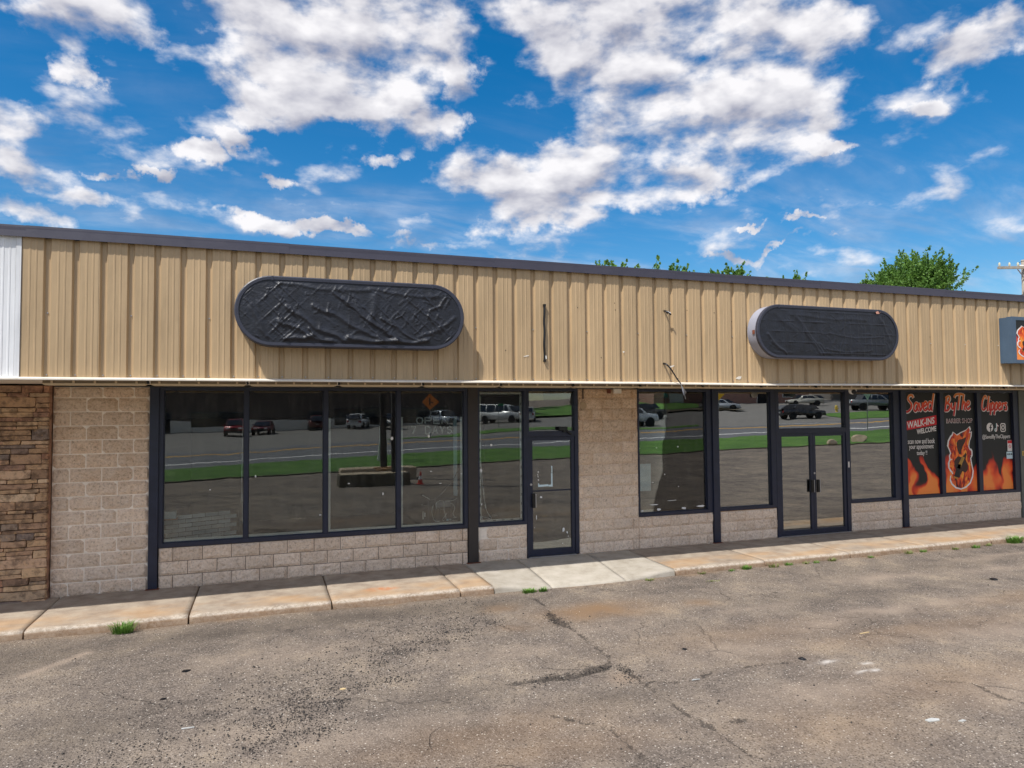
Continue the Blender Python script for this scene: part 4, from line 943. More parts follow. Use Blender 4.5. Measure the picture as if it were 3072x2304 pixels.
EMB = dict(out=[(440,556),(458,600),(436,650),(472,636),(462,720),(436,780),(420,860),(430,895),(470,940),(470,1010),(446,1050),(460,1150),(480,1250),(465,1340),(424,1435),(352,1496),(270,1520),(188,1496),(124,1434),(99,1370),(110,1305),(144,1280),(124,1244),(84,1184),(80,1110),(104,1050),(99,1000),(119,960),(99,900),(75,850),(90,766),(126,704),(156,674),(170,634),(232,680),(300,642),(380,610)],
 fire=[(434,600),(424,660),(444,700),(424,780),(404,860),(414,910),(390,960),(412,1050),(440,1150),(460,1250),(446,1335),(410,1418),(344,1474),(270,1496),(196,1474),(140,1420),(118,1366),(130,1316),(166,1284),(200,1200),(150,1120),(160,1050),(125,1000),(136,950),(116,900),(96,850),(108,776),(138,722),(182,800),(220,880),(205,770),(240,722),(320,690),(400,650)],
 wing=[(228,890),(222,812),(250,764),(322,748),(380,722),(360,790),(318,860),(292,930),(276,990),(252,970)],
 body=[(176,1080),(236,1010),(300,1030),(362,960),(376,990),(352,1064),(392,1150),(384,1226),(346,1266),(300,1240),(244,1340),(182,1316),(204,1240),(182,1160)],
 clip=[(300,1016),(342,1034),(262,1206),(214,1184)], blade=[(166,1308),(232,1345),(226,1364),(158,1326)])
def emblem(parent, ox, oz, sx, sz, y):
    T = lambda L: [(ox+(x-80)/400*sx, oz+(1520-z)/965*sz) for x, z in L]
    MB().prism(T(EMB['out']), y, y+.001).build('emblem_outline', MT['printwhite'], parent)
    FI = [(278+(x-278)*.90, 1040+(z-1040)*.955) for x, z in EMB['out']]
    MB().prism(T(FI), y-.0015, y-.0005).build('emblem_fire', MT['fire'], parent)
    m = MB(); m.prism(T(EMB['wing']), y-.003, y-.002); m.prism(T(EMB['body']), y-.003, y-.002); m.build('emblem_dark', pm('emblemdark', (58, 28, 16), .5, 0, .5, 14) if 'emblemdark' not in bpy.data.materials else bpy.data.materials['emblemdark'], parent)  # dark wing and body shapes printed on the emblem
    m = MB(); m.prism(T(EMB['clip']), y-.0045, y-.0035); m.prism(T(EMB['blade']), y-.0045, y-.0035); m.build('emblem_clipper', MT['gold'], parent)
    m = MB(); m.prism(T([(222,1120),(282,1142),(236,1338),(172,1306)]), y-.0045, y-.0035); m.build('emblem_clipper_body', MT['printblack'], parent)
    for cx, cz, rx, rz, a0, a1 in ((134,1150,40,96,1.3,5.0), (440,960,24,52,-1.7,2.3), (370,1192,44,88,0,6.28)):
        if cx == 370: continue
        P = [(cx+rx*math.cos(a0+(a1-a0)*k/20), cz-rz*math.sin(a0+(a1-a0)*k/20)) for k in range(21)]; P = T(P)
        m = MB(); m.tube([(q[0], y-.004, q[1]) for q in P], .010*sx/.78, 6); m.v = [(p[0], y-.004+(p[1]-y+.004)*.05, p[2]) for p in m.v]; m.build('emblem_ring', MT['printwhite'], parent)
# ------------------------------------------------------------------ barber shop window graphics
YP = .046
def sheet(i, name, label, x0, x1, z0, amt, seed):
    t = thing('window_graphic', ((x0+x1)/2, YP, z0), label, 'window graphic', 'flame window graphics of the barber shop')
    MB().box(x0, x1, YP-.002, YP+.001, z0, 2.93).build('sheet', m_flames(name, z0, 1.8, amt, seed), t); return t
G1 = sheet(0, 'flames1', 'black and flame window graphic reading Saved, WALK-INS WELCOME', 13.29, 14.285, .68, 1.25, 3.1)
brush('Saved', 13.31, 14.18, 2.50, 2.90, YP-.006, G1, .05)
MB().prism([(13.31, 2.10), (14.25, 2.215), (14.245, 2.43), (13.305, 2.295)], YP-.004, YP-.003).build('red_banner', MT['printred'], G1)
text('walk_ins', 'WALK-INS', 13.36, 14.18, 2.135, 2.285, YP-.006, MT['printwhite'], G1, .02, .105)
text('welcome', 'WELCOME', 13.64, 14.225, 2.005, 2.12, YP-.006, MT['printwhite'], G1, .025, .07)
text('scan_line', 'scan now and book', 13.37, 14.17, 1.80, 1.915, YP-.006, MT['printwhite'], G1, .006)
text('scan_line', 'your appointment', 13.40, 14.13, 1.655, 1.785, YP-.006, MT['printwhite'], G1, .006)
text('scan_line', 'today !!', 13.62, 13.93, 1.52, 1.645, YP-.006, MT['printwhite'], G1, .006)
G2 = sheet(1, 'flames2', 'black and flame window graphic reading ByThe, BARBER SHOP, with a winged clipper emblem', 14.425, 15.445, .68, 1.3, 7.7)
brush('ByThe', 14.50, 15.33, 2.40, 2.90, YP-.006, G2, .04)
text('barber_shop', 'BARBER SHOP', 14.54, 15.36, 2.24, 2.345, YP-.006, MT['printwhite'], G2, .012)
text('barber_shop_fill', 'BARBER SHOP', 14.548, 15.352, 2.25, 2.335, YP-.0085, pm('printmauve', (150, 110, 112), .5), G2, -.004)
emblem(G2, 14.55, .73, .80, 1.44, YP-.004)
G3 = sheet(2, 'flames3', 'black and flame window graphic reading Clippers with social media symbols', 15.595, 16.62, .68, 1.25, 12.9)
brush('Clippers', 15.65, 16.53, 2.42, 2.88, YP-.006, G3, .0)
def flat_tube(m, P, r, y):
    n0 = len(m.v); m.tube([(p[0], y, p[1]) for p in P], r, 6); m.v[n0:] = [(p[0], y+(p[1]-y)*.04, p[2]) for p in m.v[n0:]]
yi = YP-.005
m = MB(); m.disc((15.915, yi, 2.13), .105, (0, 1, 0), .001, 24); m.build('round_symbol', MT['printwhite'], G3)
m = MB(); flat_tube(m, [(15.975, 2.185), (15.95, 2.19), (15.935, 2.165), (15.935, 2.03)], .016, yi-.002); flat_tube(m, [(15.895, 2.125), (15.975, 2.125)], .013, yi-.003); m.build('letter_f', MT['printblack'], G3)
for dx, mt, dy in ((-.008, 'printteal', 0), (.008, 'printred', .0003), (0, 'printwhite', -.0006)):
    m = MB(); flat_tube(m, [(16.135+dx, 2.225), (16.135+dx, 2.07), (16.12+dx, 2.04), (16.095+dx, 2.035), (16.075+dx, 2.06), (16.085+dx, 2.09), (16.105+dx, 2.10)], .013, yi-.002+dy); flat_tube(m, [(16.14+dx, 2.20), (16.165+dx, 2.165), (16.195+dx, 2.155)], .013, yi-.002+dy); m.build('note_symbol', MT[mt], G3)
m = MB(); q = [(16.27, 2.05), (16.27, 2.19), (16.29, 2.21), (16.40, 2.21), (16.42, 2.19), (16.42, 2.05), (16.40, 2.03), (16.29, 2.03), (16.27, 2.05)]; flat_tube(m, q, .013, yi-.001)
flat_tube(m, [(16.345+.043*math.cos(k*.5236), 2.12+.043*math.sin(k*.5236)) for k in range(13)], .012, yi-.001); m.disc((16.39, yi-.002, 2.18), .011, (0, 1, 0), .001, 10); m.build('camera_symbol', MT['printwhite'], G3)
text('account_name', '@SavedByTheClippers', 15.66, 16.57, 1.84, 1.965, yi, MT['printwhite'], G3, .004)
k = thing('notice', (16.54, YP-.01, 1.56), 'white notice with red heading and a no smoking ring on the third window graphic', 'notice')
MB().box(16.465, 16.615, YP-.012, YP-.008, 1.565, 1.82).build('sheet', MT['printwhite'], k); MB().box(16.47, 16.61, YP-.0145, YP-.0125, 1.745, 1.815).build('red_heading', MT['printred'], k)
m = MB(); flat_tube(m, [(16.54+.038*math.cos(j*.5236), 1.675+.038*math.sin(j*.5236)) for j in range(13)], .006, YP-.0145); flat_tube(m, [(16.515, 1.70), (16.565, 1.65)], .006, YP-.0148); m.build('ban_ring', MT['printred'], k)
k = thing('notice', (16.53, YP-.01, 1.38), 'white notice with three small dark symbols, under the red headed one', 'notice')
MB().box(16.425, 16.63, YP-.012, YP-.008, 1.385, 1.55).build('sheet', MT['paperblue'], k)
m = MB()
for j in range(3): m.box(16.45+j*.06, 16.485+j*.06, YP-.0145, YP-.0125, 1.475, 1.51); m.bar((16.445+j*.06, YP-.0148, 1.50), (16.49+j*.06, YP-.0148, 1.47), .006)
m.build('symbols', MT['printblack'], k)
k = thing('number_plate', (16.885, -.03, 1.455), 'gold plate with the number 5 on the grey pilaster', 'number plate')
MB().box(16.85, 16.92, -.036, -.0305, 1.455, 1.56).build('plate', pm('plategold', (206, 178, 92), .4, .3, .1), k); text('number', '5', 16.868, 16.905, 1.472, 1.545, -.0375, MT['printblack'], k, .01)
k = thing('window_graphic', (17.7, YP, 2.2), 'orange window graphic at the right edge, beyond the grey pilaster', 'window graphic')
MB().box(17.1, 18.19, YP-.002, YP+.001, .68, 2.93).build('sheet', m_flames('flames4', 2.9, 2.0, 1.0, 1.2), k)
# ------------------------------------------------------------------ the barber's box sign
k = thing('box_sign', (15.4, YF, 3.46), 'blue grey box sign with flame emblem at the right edge of the fascia', 'sign')
xb0, xb1, d = 13.94, 17.0, .26
m = MB(); m.box(xb0, xb1, YF-.15, YF-.002, 3.47, 4.38); m.build('cabinet', MT['signblue'], k)
m = MB(); y0 = YF-d
m.box(xb0-.002, xb1+.002, y0, YF-.152, 3.462, 3.53); m.box(xb0-.002, xb1+.002, y0, YF-.152, 4.32, 4.388); m.box(xb0-.002, xb0+.11, y0, YF-.152, 3.53, 4.32); m.box(xb1-.11, xb1+.002, y0, YF-.152, 3.53, 4.32); m.build('retainer', MT['signblue'], k)
MB().box(xb0+.11, xb1-.11, y0+.01, y0+.02, 3.53, 4.32).build('sign_face', m_flames('flames5', 3.4, 4.5, 1.5, 5.4), k)
emblem(k, 14.07, 3.57, .62, .70, y0+.006)
brush('Saved', 14.8, 16.8, 3.75, 4.2, y0+.006, k, .0)
# ------------------------------------------------------------------ things behind the glass
ST = {'O': [[(.5,1),(.15,.9),(0,.5),(.15,.1),(.5,0),(.85,.1),(1,.5),(.85,.9),(.5,1)]], 'P': [[(0,0),(0,1),(.7,1),(.95,.85),(.95,.62),(.7,.48),(0,.48)]], 'E': [[(.9,1),(0,1),(0,0),(.9,0)], [(0,.52),(.75,.52)]],
 'N': [[(0,0),(0,1),(.9,0),(.9,1)]], '7': [[(0,1),(.85,1),(.3,0)]], 'D': [[(0,0),(0,1),(.5,1),(.9,.8),(.95,.5),(.9,.2),(.5,0),(0,0)]], 'A': [[(0,0),(.45,1),(.9,0)], [(.18,.38),(.72,.38)]], 'Y': [[(0,1),(.45,.5),(.9,1)], [(.45,.5),(.45,0)]],
 'S': [[(.9,.85),(.5,1),(.1,.85),(.1,.62),(.85,.42),(.9,.15),(.5,0),(.05,.15)]]}
k = thing('open_sign', (2.69, .15, 2.17), 'unlit white tube sign reading OPEN 7 DAYS hung behind the glass', 'neon sign')
m, t_, p_ = material('clearboard'); nt_ = m.node_tree; a_ = t_.n('ShaderNodeBsdfTransparent', {0: (.9, .9, .9, 1)}); b_ = t_.n('ShaderNodeBsdfDiffuse', {0: (.6, .6, .6, 1)}); c_ = t_.n('ShaderNodeMixShader', {0: .06, 1: a_.outputs[0], 2: b_.outputs[0]}); t_.link(c_.outputs[0], nt_.nodes['Material Output'].inputs[0])
MB().box(2.28, 3.09, .17, .174, 2.165, 2.50).build('backing', m, k)
def tube_word(word, x0, x1, z0, z1, mat, y):
    n = len(word); w = (x1-x0)/n
    for i, ch in enumerate(word):
        if ch == ' ': continue
        mm = MB()
        for st_ in ST[ch]: mm.tube([(x0+w*(i+.08)+w*.74*px_, y, z0+(z1-z0)*pz) for px_, pz in st_], .014, 6)
        mm.build('letter_tube', MT[mat], k, True)
tube_word('OPEN', 2.42, 3.02, 2.385, 2.49, 'paper', .15); tube_word('7 DAYS', 2.33, 3.08, 2.21, 2.335, 'neonwhite', .15)
m = MB(); m.tube([(2.30, .16, 2.5), (2.30, .16, 2.955)], .004, 5); m.tube([(3.06, .16, 2.5), (3.06, .16, 2.955)], .004, 5); m.build('chain', MT['steel'], k)
k = thing('neon_frame', (2.9, .3, .65), 'unlit neon sign on a wire frame standing on the window sill', 'neon sign')
fr = MB(); y = .28
for x in (2.66, 2.79, 2.86, 3.06, 3.19): fr.tube([(x, y, .655), (x, y, 1.10)], .005, 5)
for z, xa, xb in ((1.075, 2.66, 3.19), (.98, 2.55, 2.8), (.68, 2.54, 2.9), (.90, 2.6, 2.95)): fr.tube([(xa, y, z), (xb, y, z)], .004, 5)
fr.build('wire_frame', MT['neongrey'], k)
MB().box(2.80, 3.05, .26, .31, .935, 1.03).build('transformer', MT['neongrey'], k)
for pts in ([(2.80,.92),(2.79,1.0),(2.84,1.045),(2.91,1.045),(2.93,1.0),(2.935,.88)], [(2.93,.90),(2.95,.82),(2.97,.74)], [(2.90,.72),(2.98,.83)], [(3.05,1.0),(3.10,.97),(3.12,.90),(3.09,.82),(3.13,.75)], [(2.55,1.16),(2.62,1.12),(2.68,1.085)], [(2.74,.98),(2.72,.86),(2.76,.72),(2.85,.70)], [(2.95,1.04),(3.08,1.045),(3.17,1.08)]):
    MB().tube(catmull([(a, .25, b) for a, b in pts], 4), .0065, 6).build('glass_tube', MT['neonwhite'], k, True)
for x0, x1, z0, z1, mt in ((2.555,2.57,.75,.885,'neonwhite'), (2.585,2.605,.79,.86,'paper'), (2.975,3.015,.70,.735,'paperblue'), (3.025,3.06,.705,.735,'paper'), (3.10,3.15,.745,.755,'neonwhite'), (3.08,3.17,.695,.703,'neonwhite'), (2.535,2.56,.99,1.0,'neonwhite'), (2.90,2.93,.70,.71,'neonwhite')): MB().box(x0, x1, .24, .255, z0, z1).build('end_cap', MT[mt], k)
k = thing('sill_board', (2.9, .3, .64), 'pale wooden board lying along the window sill', 'board'); MB().box(2.35, 3.22, .14, .42, .625, .652).build('plank', MT['wood'], k)
MB().box(2.36, 3.2, .16, .4, .012, .624).build('support', MT['intwall'], k)
k = thing('power_cable', (3.0, .2, 1.07), 'grey cable curving down to the neon frame behind the glass', 'cable'); MB().tube(catmull([(3.235, .2, 1.70), (3.16, .2, 1.55), (3.09, .2, 1.42), (2.92, .2, 1.22), (2.80, .22, 1.10), (2.76, .24, 1.02)], 6), .006, 6).build('cord', MT['neongrey'], k, True)
k = thing('pale_pipe', (3.155, .3, 1.1), 'pale vertical tube hanging behind the glass near the brown post', 'pipe'); MB().box(3.12, 3.185, .30, .33, 1.12, 2.94).build('pipe', MT['paperblue'], k)
def ledcord(name, label, pts, loc):
    k = thing(name, loc, label, 'cord'); P = catmull([(a, .13, b) for a, b in pts], 8); MB().tube(P, .005, 6).build('cord', MT['paper'], k, True)
    for j in range(3, len(P)-2, 6): MB().tube([P[j], P[j+1], P[j+2]], .011, 6).build('light_module', MT['whiteplastic'], k)
ledcord('light_cord', 'white cord of light modules hanging inside the leftmost pane', [(-.315,2.62),(-.32,2.4),(-.325,1.9),(-.33,1.55),(-.318,1.02),(-.30,.80)], (-.32, .13, .8))
ledcord('light_cord', 'loose cord of light modules fallen to the sill beside the single door', [(3.53,2.5),(3.555,1.8),(3.61,1.19),(3.66,.87),(3.76,.705),(3.70,.72),(3.62,.74),(3.57,.755),(3.60,.70)], (3.6, .13, .7))
# white brick knee wall, brick by brick
k = thing('knee_wall', (-.95, 1.1, .012), 'low whitewashed brick wall inside the leftmost pane', 'wall'); a0, a1 = Vector((-1.55, .55, 0)), Vector((-.40, 1.05, 0)); dv = (a1-a0).normalized(); nv = Vector((dv.y, -dv.x, 0)); LL = (a1-a0).length; rzb = math.atan2(dv.y, dv.x)
mm = MB(); mm.bar(a0+nv*-.04+Vector((0, 0, .5)), a1+nv*-.04+Vector((0, 0, .5)), .07, .96); mm.build('core', MT['mortardark'], k)
brk = MB().box(-.095, .095, -.012, .012, -.028, .028).mesh('brick', pm('whitebrick', (206, 208, 204), .8, 0, .12, 9, rnd=.2))
for j in range(14):
    z = .06+j*.068; s0 = .1+(.1 if j % 2 else 0); n = int((LL-s0)/.203)+1
    for i in range(n):
        q = s0+i*.203
        if q < LL-.08: p = a0+dv*q+nv*.004; link('brick', brk, k, (p.x+.95, p.y-1.1, z-.012), (0, 0, rzb))
k = thing('interior_column', (9.1, .75, .012), 'dark square column standing behind the glass left of the double door', 'column'); MB().box(9.20, 9.38, .72, .88, .012, 2.955, .01).build('shaft', pm('colteal', (52, 62, 66), .6), k)
k = thing('wall_shelf', (-1.5, .4, 1.0), 'small pale shelf with papers inside the leftmost pane', 'shelf'); MB().box(-1.58, -1.28, .5, .75, .93, .95).build('board', MT['wood'], k); MB().box(-1.5, -1.3, .5, .65, .952, 1.06).build('papers', MT['paperblue'], k)
# ------------------------------------------------------------------ trees beyond the roof
def leaf_mesh(name, P, D, size, mat, rg):
    """P leaf centres, D leaf axes; folded pairs of quads"""
    N = len(P); D = D/np.linalg.norm(D, axis=1, keepdims=True); a = rg.normal(size=(N, 3)); s = np.cross(D, a); s /= np.linalg.norm(s, axis=1, keepdims=True)+1e-9
    L = size*rg.uniform(.6, 1.25, (N, 1)); w = L*.33; nrm = np.cross(D, s)
    V = np.stack([P-D*L*.5, P+s*w+nrm*w*.35, P+D*L*.5, P-s*w+nrm*w*.35], 1).reshape(-1, 3)
    F = np.array([(0, 1, 2), (0, 2, 3)])[None]+4*np.arange(N)[:, None, None]
    return arr_mesh(name, V, F.reshape(-1, 3), mat)
def tree(base, H, ctr, rad, ntwig, leaf, label, group, seed, mat='leaf', per=34, upw=.75, tl=1.0, name='leafy_tree'):
    rg = np.random.default_rng(seed); bx, by, bz = base; t = thing(name, base, label, 'tree', group)
    c = np.array(ctr, float); r = np.array(rad, float)
    m = MB(); top = Vector((c[0], c[1], c[2])); b0 = Vector(base)
    m.tube(catmull([b0, b0.lerp(top, .5)+Vector((.15, .1, 0)), top], 5), .03*H*.7, 8, True, .02)
    P = []; D = []
    # limbs end in foliage masses; twigs spring from the masses
    nm = max(6, ntwig//9); u = rg.normal(size=(nm, 3)); u /= np.linalg.norm(u, axis=1, keepdims=True); u[:, 2] = np.where(u[:, 2] < -.35, -u[:, 2], u[:, 2])
    hub = c+u*r*rg.uniform(.35, .8, (nm, 1)); hr = r.mean()*rg.uniform(.22, .42, nm)
    for i in range(min(nm, 26)):
        h = Vector(hub[i]); s = b0.lerp(top, rg.uniform(.45, .95)); m.tube(catmull([s, s.lerp(h, .55)+Vector((0, 0, .12*r[2])), h], 3), .012*H*.6, 5, False, .012)
    for q in range(ntwig):
        i = rg.integers(nm); d = rg.normal(size=3); d /= np.linalg.norm(d); o = hub[i]+d*hr[i]*rg.uniform(.2, .9); out = (o-c)/r; out = out/(np.linalg.norm(out)+.1)
        dr = out*.7+np.array([0, 0, upw])+rg.normal(size=3)*.35; dr /= np.linalg.norm(dr); ln = tl*rg.uniform(.5, 1.3); s_ = rg.random(per)**.8
        bend = rg.normal(size=3)*.25; pts = o+dr*(ln*s_)[:, None]+bend*(ln*s_**2)[:, None]*.5+rg.normal(size=(per, 3))*(.16*tl*(1.05-s_))[:, None]
        P.append(pts); D.append(dr+rg.normal(size=(per, 3))*.75+np.array([0, 0, -.15]))
    m.build('trunk', MT['bark'], t, True)
    P = np.concatenate(P); D = np.concatenate(D); me = leaf_mesh('crown', P-np.array(base), D, leaf, MT[mat], rg); link('crown', me, t)
    return t
GB = 'trees behind the shop roof'
tree((37, 20, -.1), 11, (37.1, 20, 9.4), (3.0, 2.7, 2.0), 460, .155, 'round green tree rising above the right end of the roof', GB, 1, tl=1.05, per=56)
tree((16.5, 20, -.1), 9.8, (16.6, 20, 8.4), (1.4, 1.5, 1.1), 48, .19, 'treetop with feathery shoots, leftmost above the roof line', GB, 2, upw=1.5, tl=1.15)
tree((19.1, 20, -.1), 10, (19.3, 20, 8.5), (.8, 1., 1.0), 40, .19, 'two upright leafy shoots showing above the roof, second from the left', GB, 3, upw=1.9, tl=1.25)
tree((20.9, 20, -.1), 9.5, (20.7, 20, 9.0), (.7, 1., .7), 40, .19, 'small leafy treetop peeping over the roof, third from the left', GB, 4, upw=1.1, tl=.8)
tree((24.2, 20, -.1), 9.9, (24.0, 20, 8.75), (1.6, 1.6, 1.05), 120, .19, 'broad low treetop above the roof between the two cloaked signs', GB, 5, upw=.9, tl=.9)
tree((28.4, 20, -.1), 9.6, (28.4, 20, 8.7), (.55, .8, 1.0), 40, .19, 'narrow leafy tip just clear of the roof, left of the round tree', GB, 6, upw=1.5, tl=.9)
# ------------------------------------------------------------------ utility pole at the right edge
px, py = 46.95, 20.
k = thing('utility_pole', (px, py, -.1), 'weathered wooden utility pole with a crossarm at the right edge', 'utility pole')
MB().tube([(px, py, -.1), (px, py, 12.3)], .26, 14, True, .2).build('pole', MT['polewood'], k, True)
dx = Vector((math.cos(-.35), math.sin(-.35), 0))
c0 = Vector((px, py-.25, 11.75))
MB().bar(c0-dx*2.0, c0+dx*2.0, .13, .16).build('crossarm', MT['polewood'], k)
m = MB(); m.bar(c0-dx*.75+Vector((0, -.02, -.12)), c0+Vector((0, .1, -.95)), .045); m.bar(c0+dx*.75+Vector((0, -.02, -.12)), c0+Vector((0, .1, -.95)), .045); m.build('brace', MT['steel'], k)
for s in (-1.9, -1.25, -.7, .9, 1.8): MB().lathe(tuple(c0+dx*s+Vector((0, 0, .07))), [(.03, 0), (.03, .06), (.07, .07), (.05, .12), (.075, .14), (.05, .20), (.06, .23), (.03, .27)], 12).build('insulator', MT['insul'], k)
m = MB(); m.tube([c0-dx*.62+Vector((0, 0, .1)), c0+Vector((0, 0, .12))], .07, 10); m.build('cutout', MT['whiteplastic'], k)
m = MB(); m.tube(catmull([c0-dx*.7+Vector((0, 0, .3)), c0-dx*.3+Vector((0, 0, .42)), c0+dx*.1+Vector((0, 0, .3))], 6), .018, 5); m.tube(catmull([c0+dx*.6+Vector((0, 0, -1.5)), c0-dx*.4+Vector((0, 0, -1.75)), c0-dx*.95+Vector((0, 0, -2.1)), c0-dx*1.1+Vector((0, 0, -3.6))], 8), .02, 5); m.tube([c0-dx*.2+Vector((0, 0, -1.0)), c0-dx*.68+Vector((0, 0, -2.6))], .022, 5); m.build('wire', MT['blackplastic'], k)
# ------------------------------------------------------------------ weeds at the kerb
def tuft(x, y, r, h, n, label, seed, mat='grass', group='weeds along the kerb'):
    rg = random.Random(seed); z = float(lot_z(np.array(x), np.array(y)))-.01; V = []; F = []
    for k in range(n):
        a = rg.uniform(0, 6.28); q = r*rg.random()**.7*.45; bx, by = q*math.cos(a)*1.5, q*math.sin(a)*.7; L = h*rg.uniform(.5, 1.15); ln = rg.uniform(.25, .95)*L; w = rg.uniform(.003, .006)
        a2 = a+rg.uniform(-.8, .8); dx, dy = math.cos(a2)*ln, math.sin(a2)*ln; sx, sy = -math.sin(a2)*w, math.cos(a2)*w; b = len(V)
        V += [(bx-sx, by-sy, 0), (bx+sx, by+sy, 0), (bx+dx*.45+sx*.9, by+dy*.45+sy*.9, L*.65), (bx+dx*.45-sx*.9, by+dy*.45-sy*.9, L*.65), (bx+dx, by+dy, L*.85)]; F += [(b, b+1, b+2), (b, b+2, b+3), (b+3, b+2, b+4)]
    me = bpy.data.meshes.new('weed_tuft'); me.from_pydata(V, [], F); me.materials.append(MT[mat]); o = link('weed_tuft', me, None, (x, y, z)); tag(o, label, 'weed', group)
tuft(-1.62, -1.79, .17, .16, 170, 'spiky green grass tuft at the kerb below the leftmost window', 1)
tuft(3.72, -1.80, .16, .07, 200, 'low green weed clump left of the dropped kerb slabs', 2, 'grass'); tuft(3.92, -1.83, .09, .08, 90, 'small bright weed clump touching the paler slab edge', 3)
tuft(5.75, -1.80, .12, .05, 60, 'sparse dark weed by the right end of the dropped kerb', 4, 'grassdry'); tuft(7.62, -1.76, .14, .08, 120, 'leafy weed at the kerb below the window left of the double door', 5)
tuft(14.05, -1.74, .26, .16, 260, 'bushy grass clump at the kerb near the right edge', 6)
ORD = 'first second third fourth fifth sixth seventh eighth ninth tenth eleventh twelfth thirteenth'.split()
WEEDS = sorted(((6.75,.5),(8.15,.9),(8.5,.7),(8.85,.5),(9.45,.8),(10.3,.5),(11.2,.8),(11.6,.6),(12.4,.7),(12.9,.9),(13.3,.6),(9.05,.5),(7.3,.4)))
for i, (x, s) in enumerate(WEEDS):
    tuft(x, -1.76-.02*(i % 3), .10*s+.05, .07*s+.02, int(50*s+20), 'tiny weed at the kerb foot, %s to the right of the dropped kerb' % ORD[i], 20+i, 'grass' if i % 2 else 'grassdry', 'tiny weeds along the kerb')
tuft(-3.2, -1.76, .12, .07, 60, 'tiny weed at the kerb foot by the left edge', 40, 'grassdry', 'tiny weeds along the kerb')
tuft(6.6, -2.25, .2, .03, 50, 'thin weeds growing in a crack of the asphalt beyond the dropped kerb', 60, 'grassdry')
# ------------------------------------------------------------------ litter
MT['scrapwhite'] = pm('scrapwhite', (178, 178, 174), .8, 0, .1, 30)
def litter(x, y, pts, mat, name, label, cat, h=.012):
    z = float(lot_z(np.array(x), np.array(y))); m = MB(); n = len(pts); rg = random.Random(int(x*91))
    V = [(p[0], p[1], rg.uniform(.004, h)) for p in pts]+[(p[0], p[1], 0) for p in pts]
    m.add(V, [tuple(range(n)), tuple(range(2*n-1, n-1, -1))]+[(i, (i+1) % n, n+(i+1) % n, n+i) for i in range(n)]); o = link(name, m.mesh(name, MT[mat]), None, (x, y, z)); tag(o, label, cat)
litter(5.40, -7.05, [(-.06,.02),(.03,.03),(.07,-.01),(.05,-.03),(-.05,-.02)], 'scrapwhite', 'paper_scrap', 'crumpled white paper scrap near the bottom right of the lot', 'litter')
litter(5.62, -7.15, [(-.03,.01),(.03,.015),(.04,-.01),(-.02,-.02)], 'scrapwhite', 'paper_scrap', 'smaller white paper scrap right of the crumpled one', 'litter')
litter(6.77, -5.03, [(-.07,.012),(.07,.02),(.07,.0),(-.07,-.006)], 'manila', 'pencil_stub', 'thin yellow and white stub lying in the middle of the lot', 'litter', .01)
litter(-.60, -4.96, [(-.05,.01),(.05,.014),(.05,-.002),(-.05,-.006)], 'scrapwhite', 'paper_strip', 'short white strip lying on the left part of the lot', 'litter', .008)
litter(.73, -4.56, [(.03*math.cos(a*.785), .022*math.sin(a*.785)) for a in range(8)], 'manila', 'bottle_cap', 'pale yellow disc lying in the dark gravel', 'litter', .006)
litter(4.05, -5.55, [(-.05,-.01),(-.02,.012),(.03,.012),(.05,-.004),(.0,.0)], 'scrapwhite', 'plastic_shard', 'curved white shard beside a crack in the asphalt', 'litter')
for x, y, s, l in ((5.45,-5.46,.04,'black stone chunk lying near the white paint marks'),(10.75,-3.71,.06,'black clod far out on the right of the lot'),(-.75,-3.51,.045,'flat black patch of tar on the left of the lot'),(-.88,-4.21,.03,'small black tar spot left of the gravel band'),(4.45,-4.75,.03,'dark stone chip right of the forked crack')):
    bm = bmesh.new(); bmesh.ops.create_icosphere(bm, subdivisions=2, radius=s)
    rg = random.Random(int(s*1e4+x*10))
    for v in bm.verts: v.co *= rg.uniform(.75, 1.15); v.co.z *= .42 if 'tar' not in l else .12
    o = link('stone_chunk', MB().bm(bm).mesh('stone_chunk', MT['blackplastic']), None, (x, y, float(lot_z(np.array(x), np.array(y)))+.002)); tag(o, l, 'stone')
# ================================================================== across the street (seen in the shop windows)
def ribbon(name, A, Bp, mat, dz, kind='structure', label=None, cat=None, n=10):
    a = catmull([(x, y, 0) for x, y in A], n); b = catmull([(x, y, 0) for x, y in Bp], n); V = []; K = 6
    for p, q in zip(a, b):
        for k in range(K+1): s = p.lerp(q, k/K); V.append((s.x, s.y, float(hz(s.x, s.y))+dz))
    F = [(i*(K+1)+k, (i+1)*(K+1)+k, (i+1)*(K+1)+k+1, i*(K+1)+k+1) for i in range(len(a)-1) for k in range(K)]
    me = bpy.data.meshes.new(name); me.from_pydata(V, [], F); me.materials.append(MT[mat]); me.shade_smooth(); o = link(name, me); tag(o, label, cat, kind=kind); return o
XS = [-60, -30, -4.5, 2.5, 8, 14.5, 20.5, 26.5, 31, 37, 44, 60, 110]
gn = [-4, -10, -18.5, -21.1, -22.4, -24.6, -25.3, -24.6, -23.4, -21.8, -21.2, -20, -18]; gf = [-8, -14, -24.8, -28.2, -30.5, -33, -34, -33.6, -32.7, -33, -32.3, -32.5, -33]
fe = [-20, -26, -37.6, -42.6, -45, -47.2, -48.5, -46.5, -44.4, -44.3, -42, -42, -43]
Z = lambda L: list(zip(XS, L))
ribbon('lawn', Z(gn), Z(gf), 'lawn', .05, label='strip of mown grass between the lot and the road', cat='grass')
ribbon('kerb_edge', Z(gn), Z([v+.16 for v in gn]), 'mossy', .055, label='dark kerb edge of the grass strip', cat='kerb')
ribbon('road', Z(gf), Z(fe), 'road', .035, label='asphalt road behind the grass strip', cat='road')
wl = [(g+(f-g)*.2) for g, f in zip(gf, fe)]; yl = [(g+(f-g)*.68) for g, f in zip(gf, fe)]
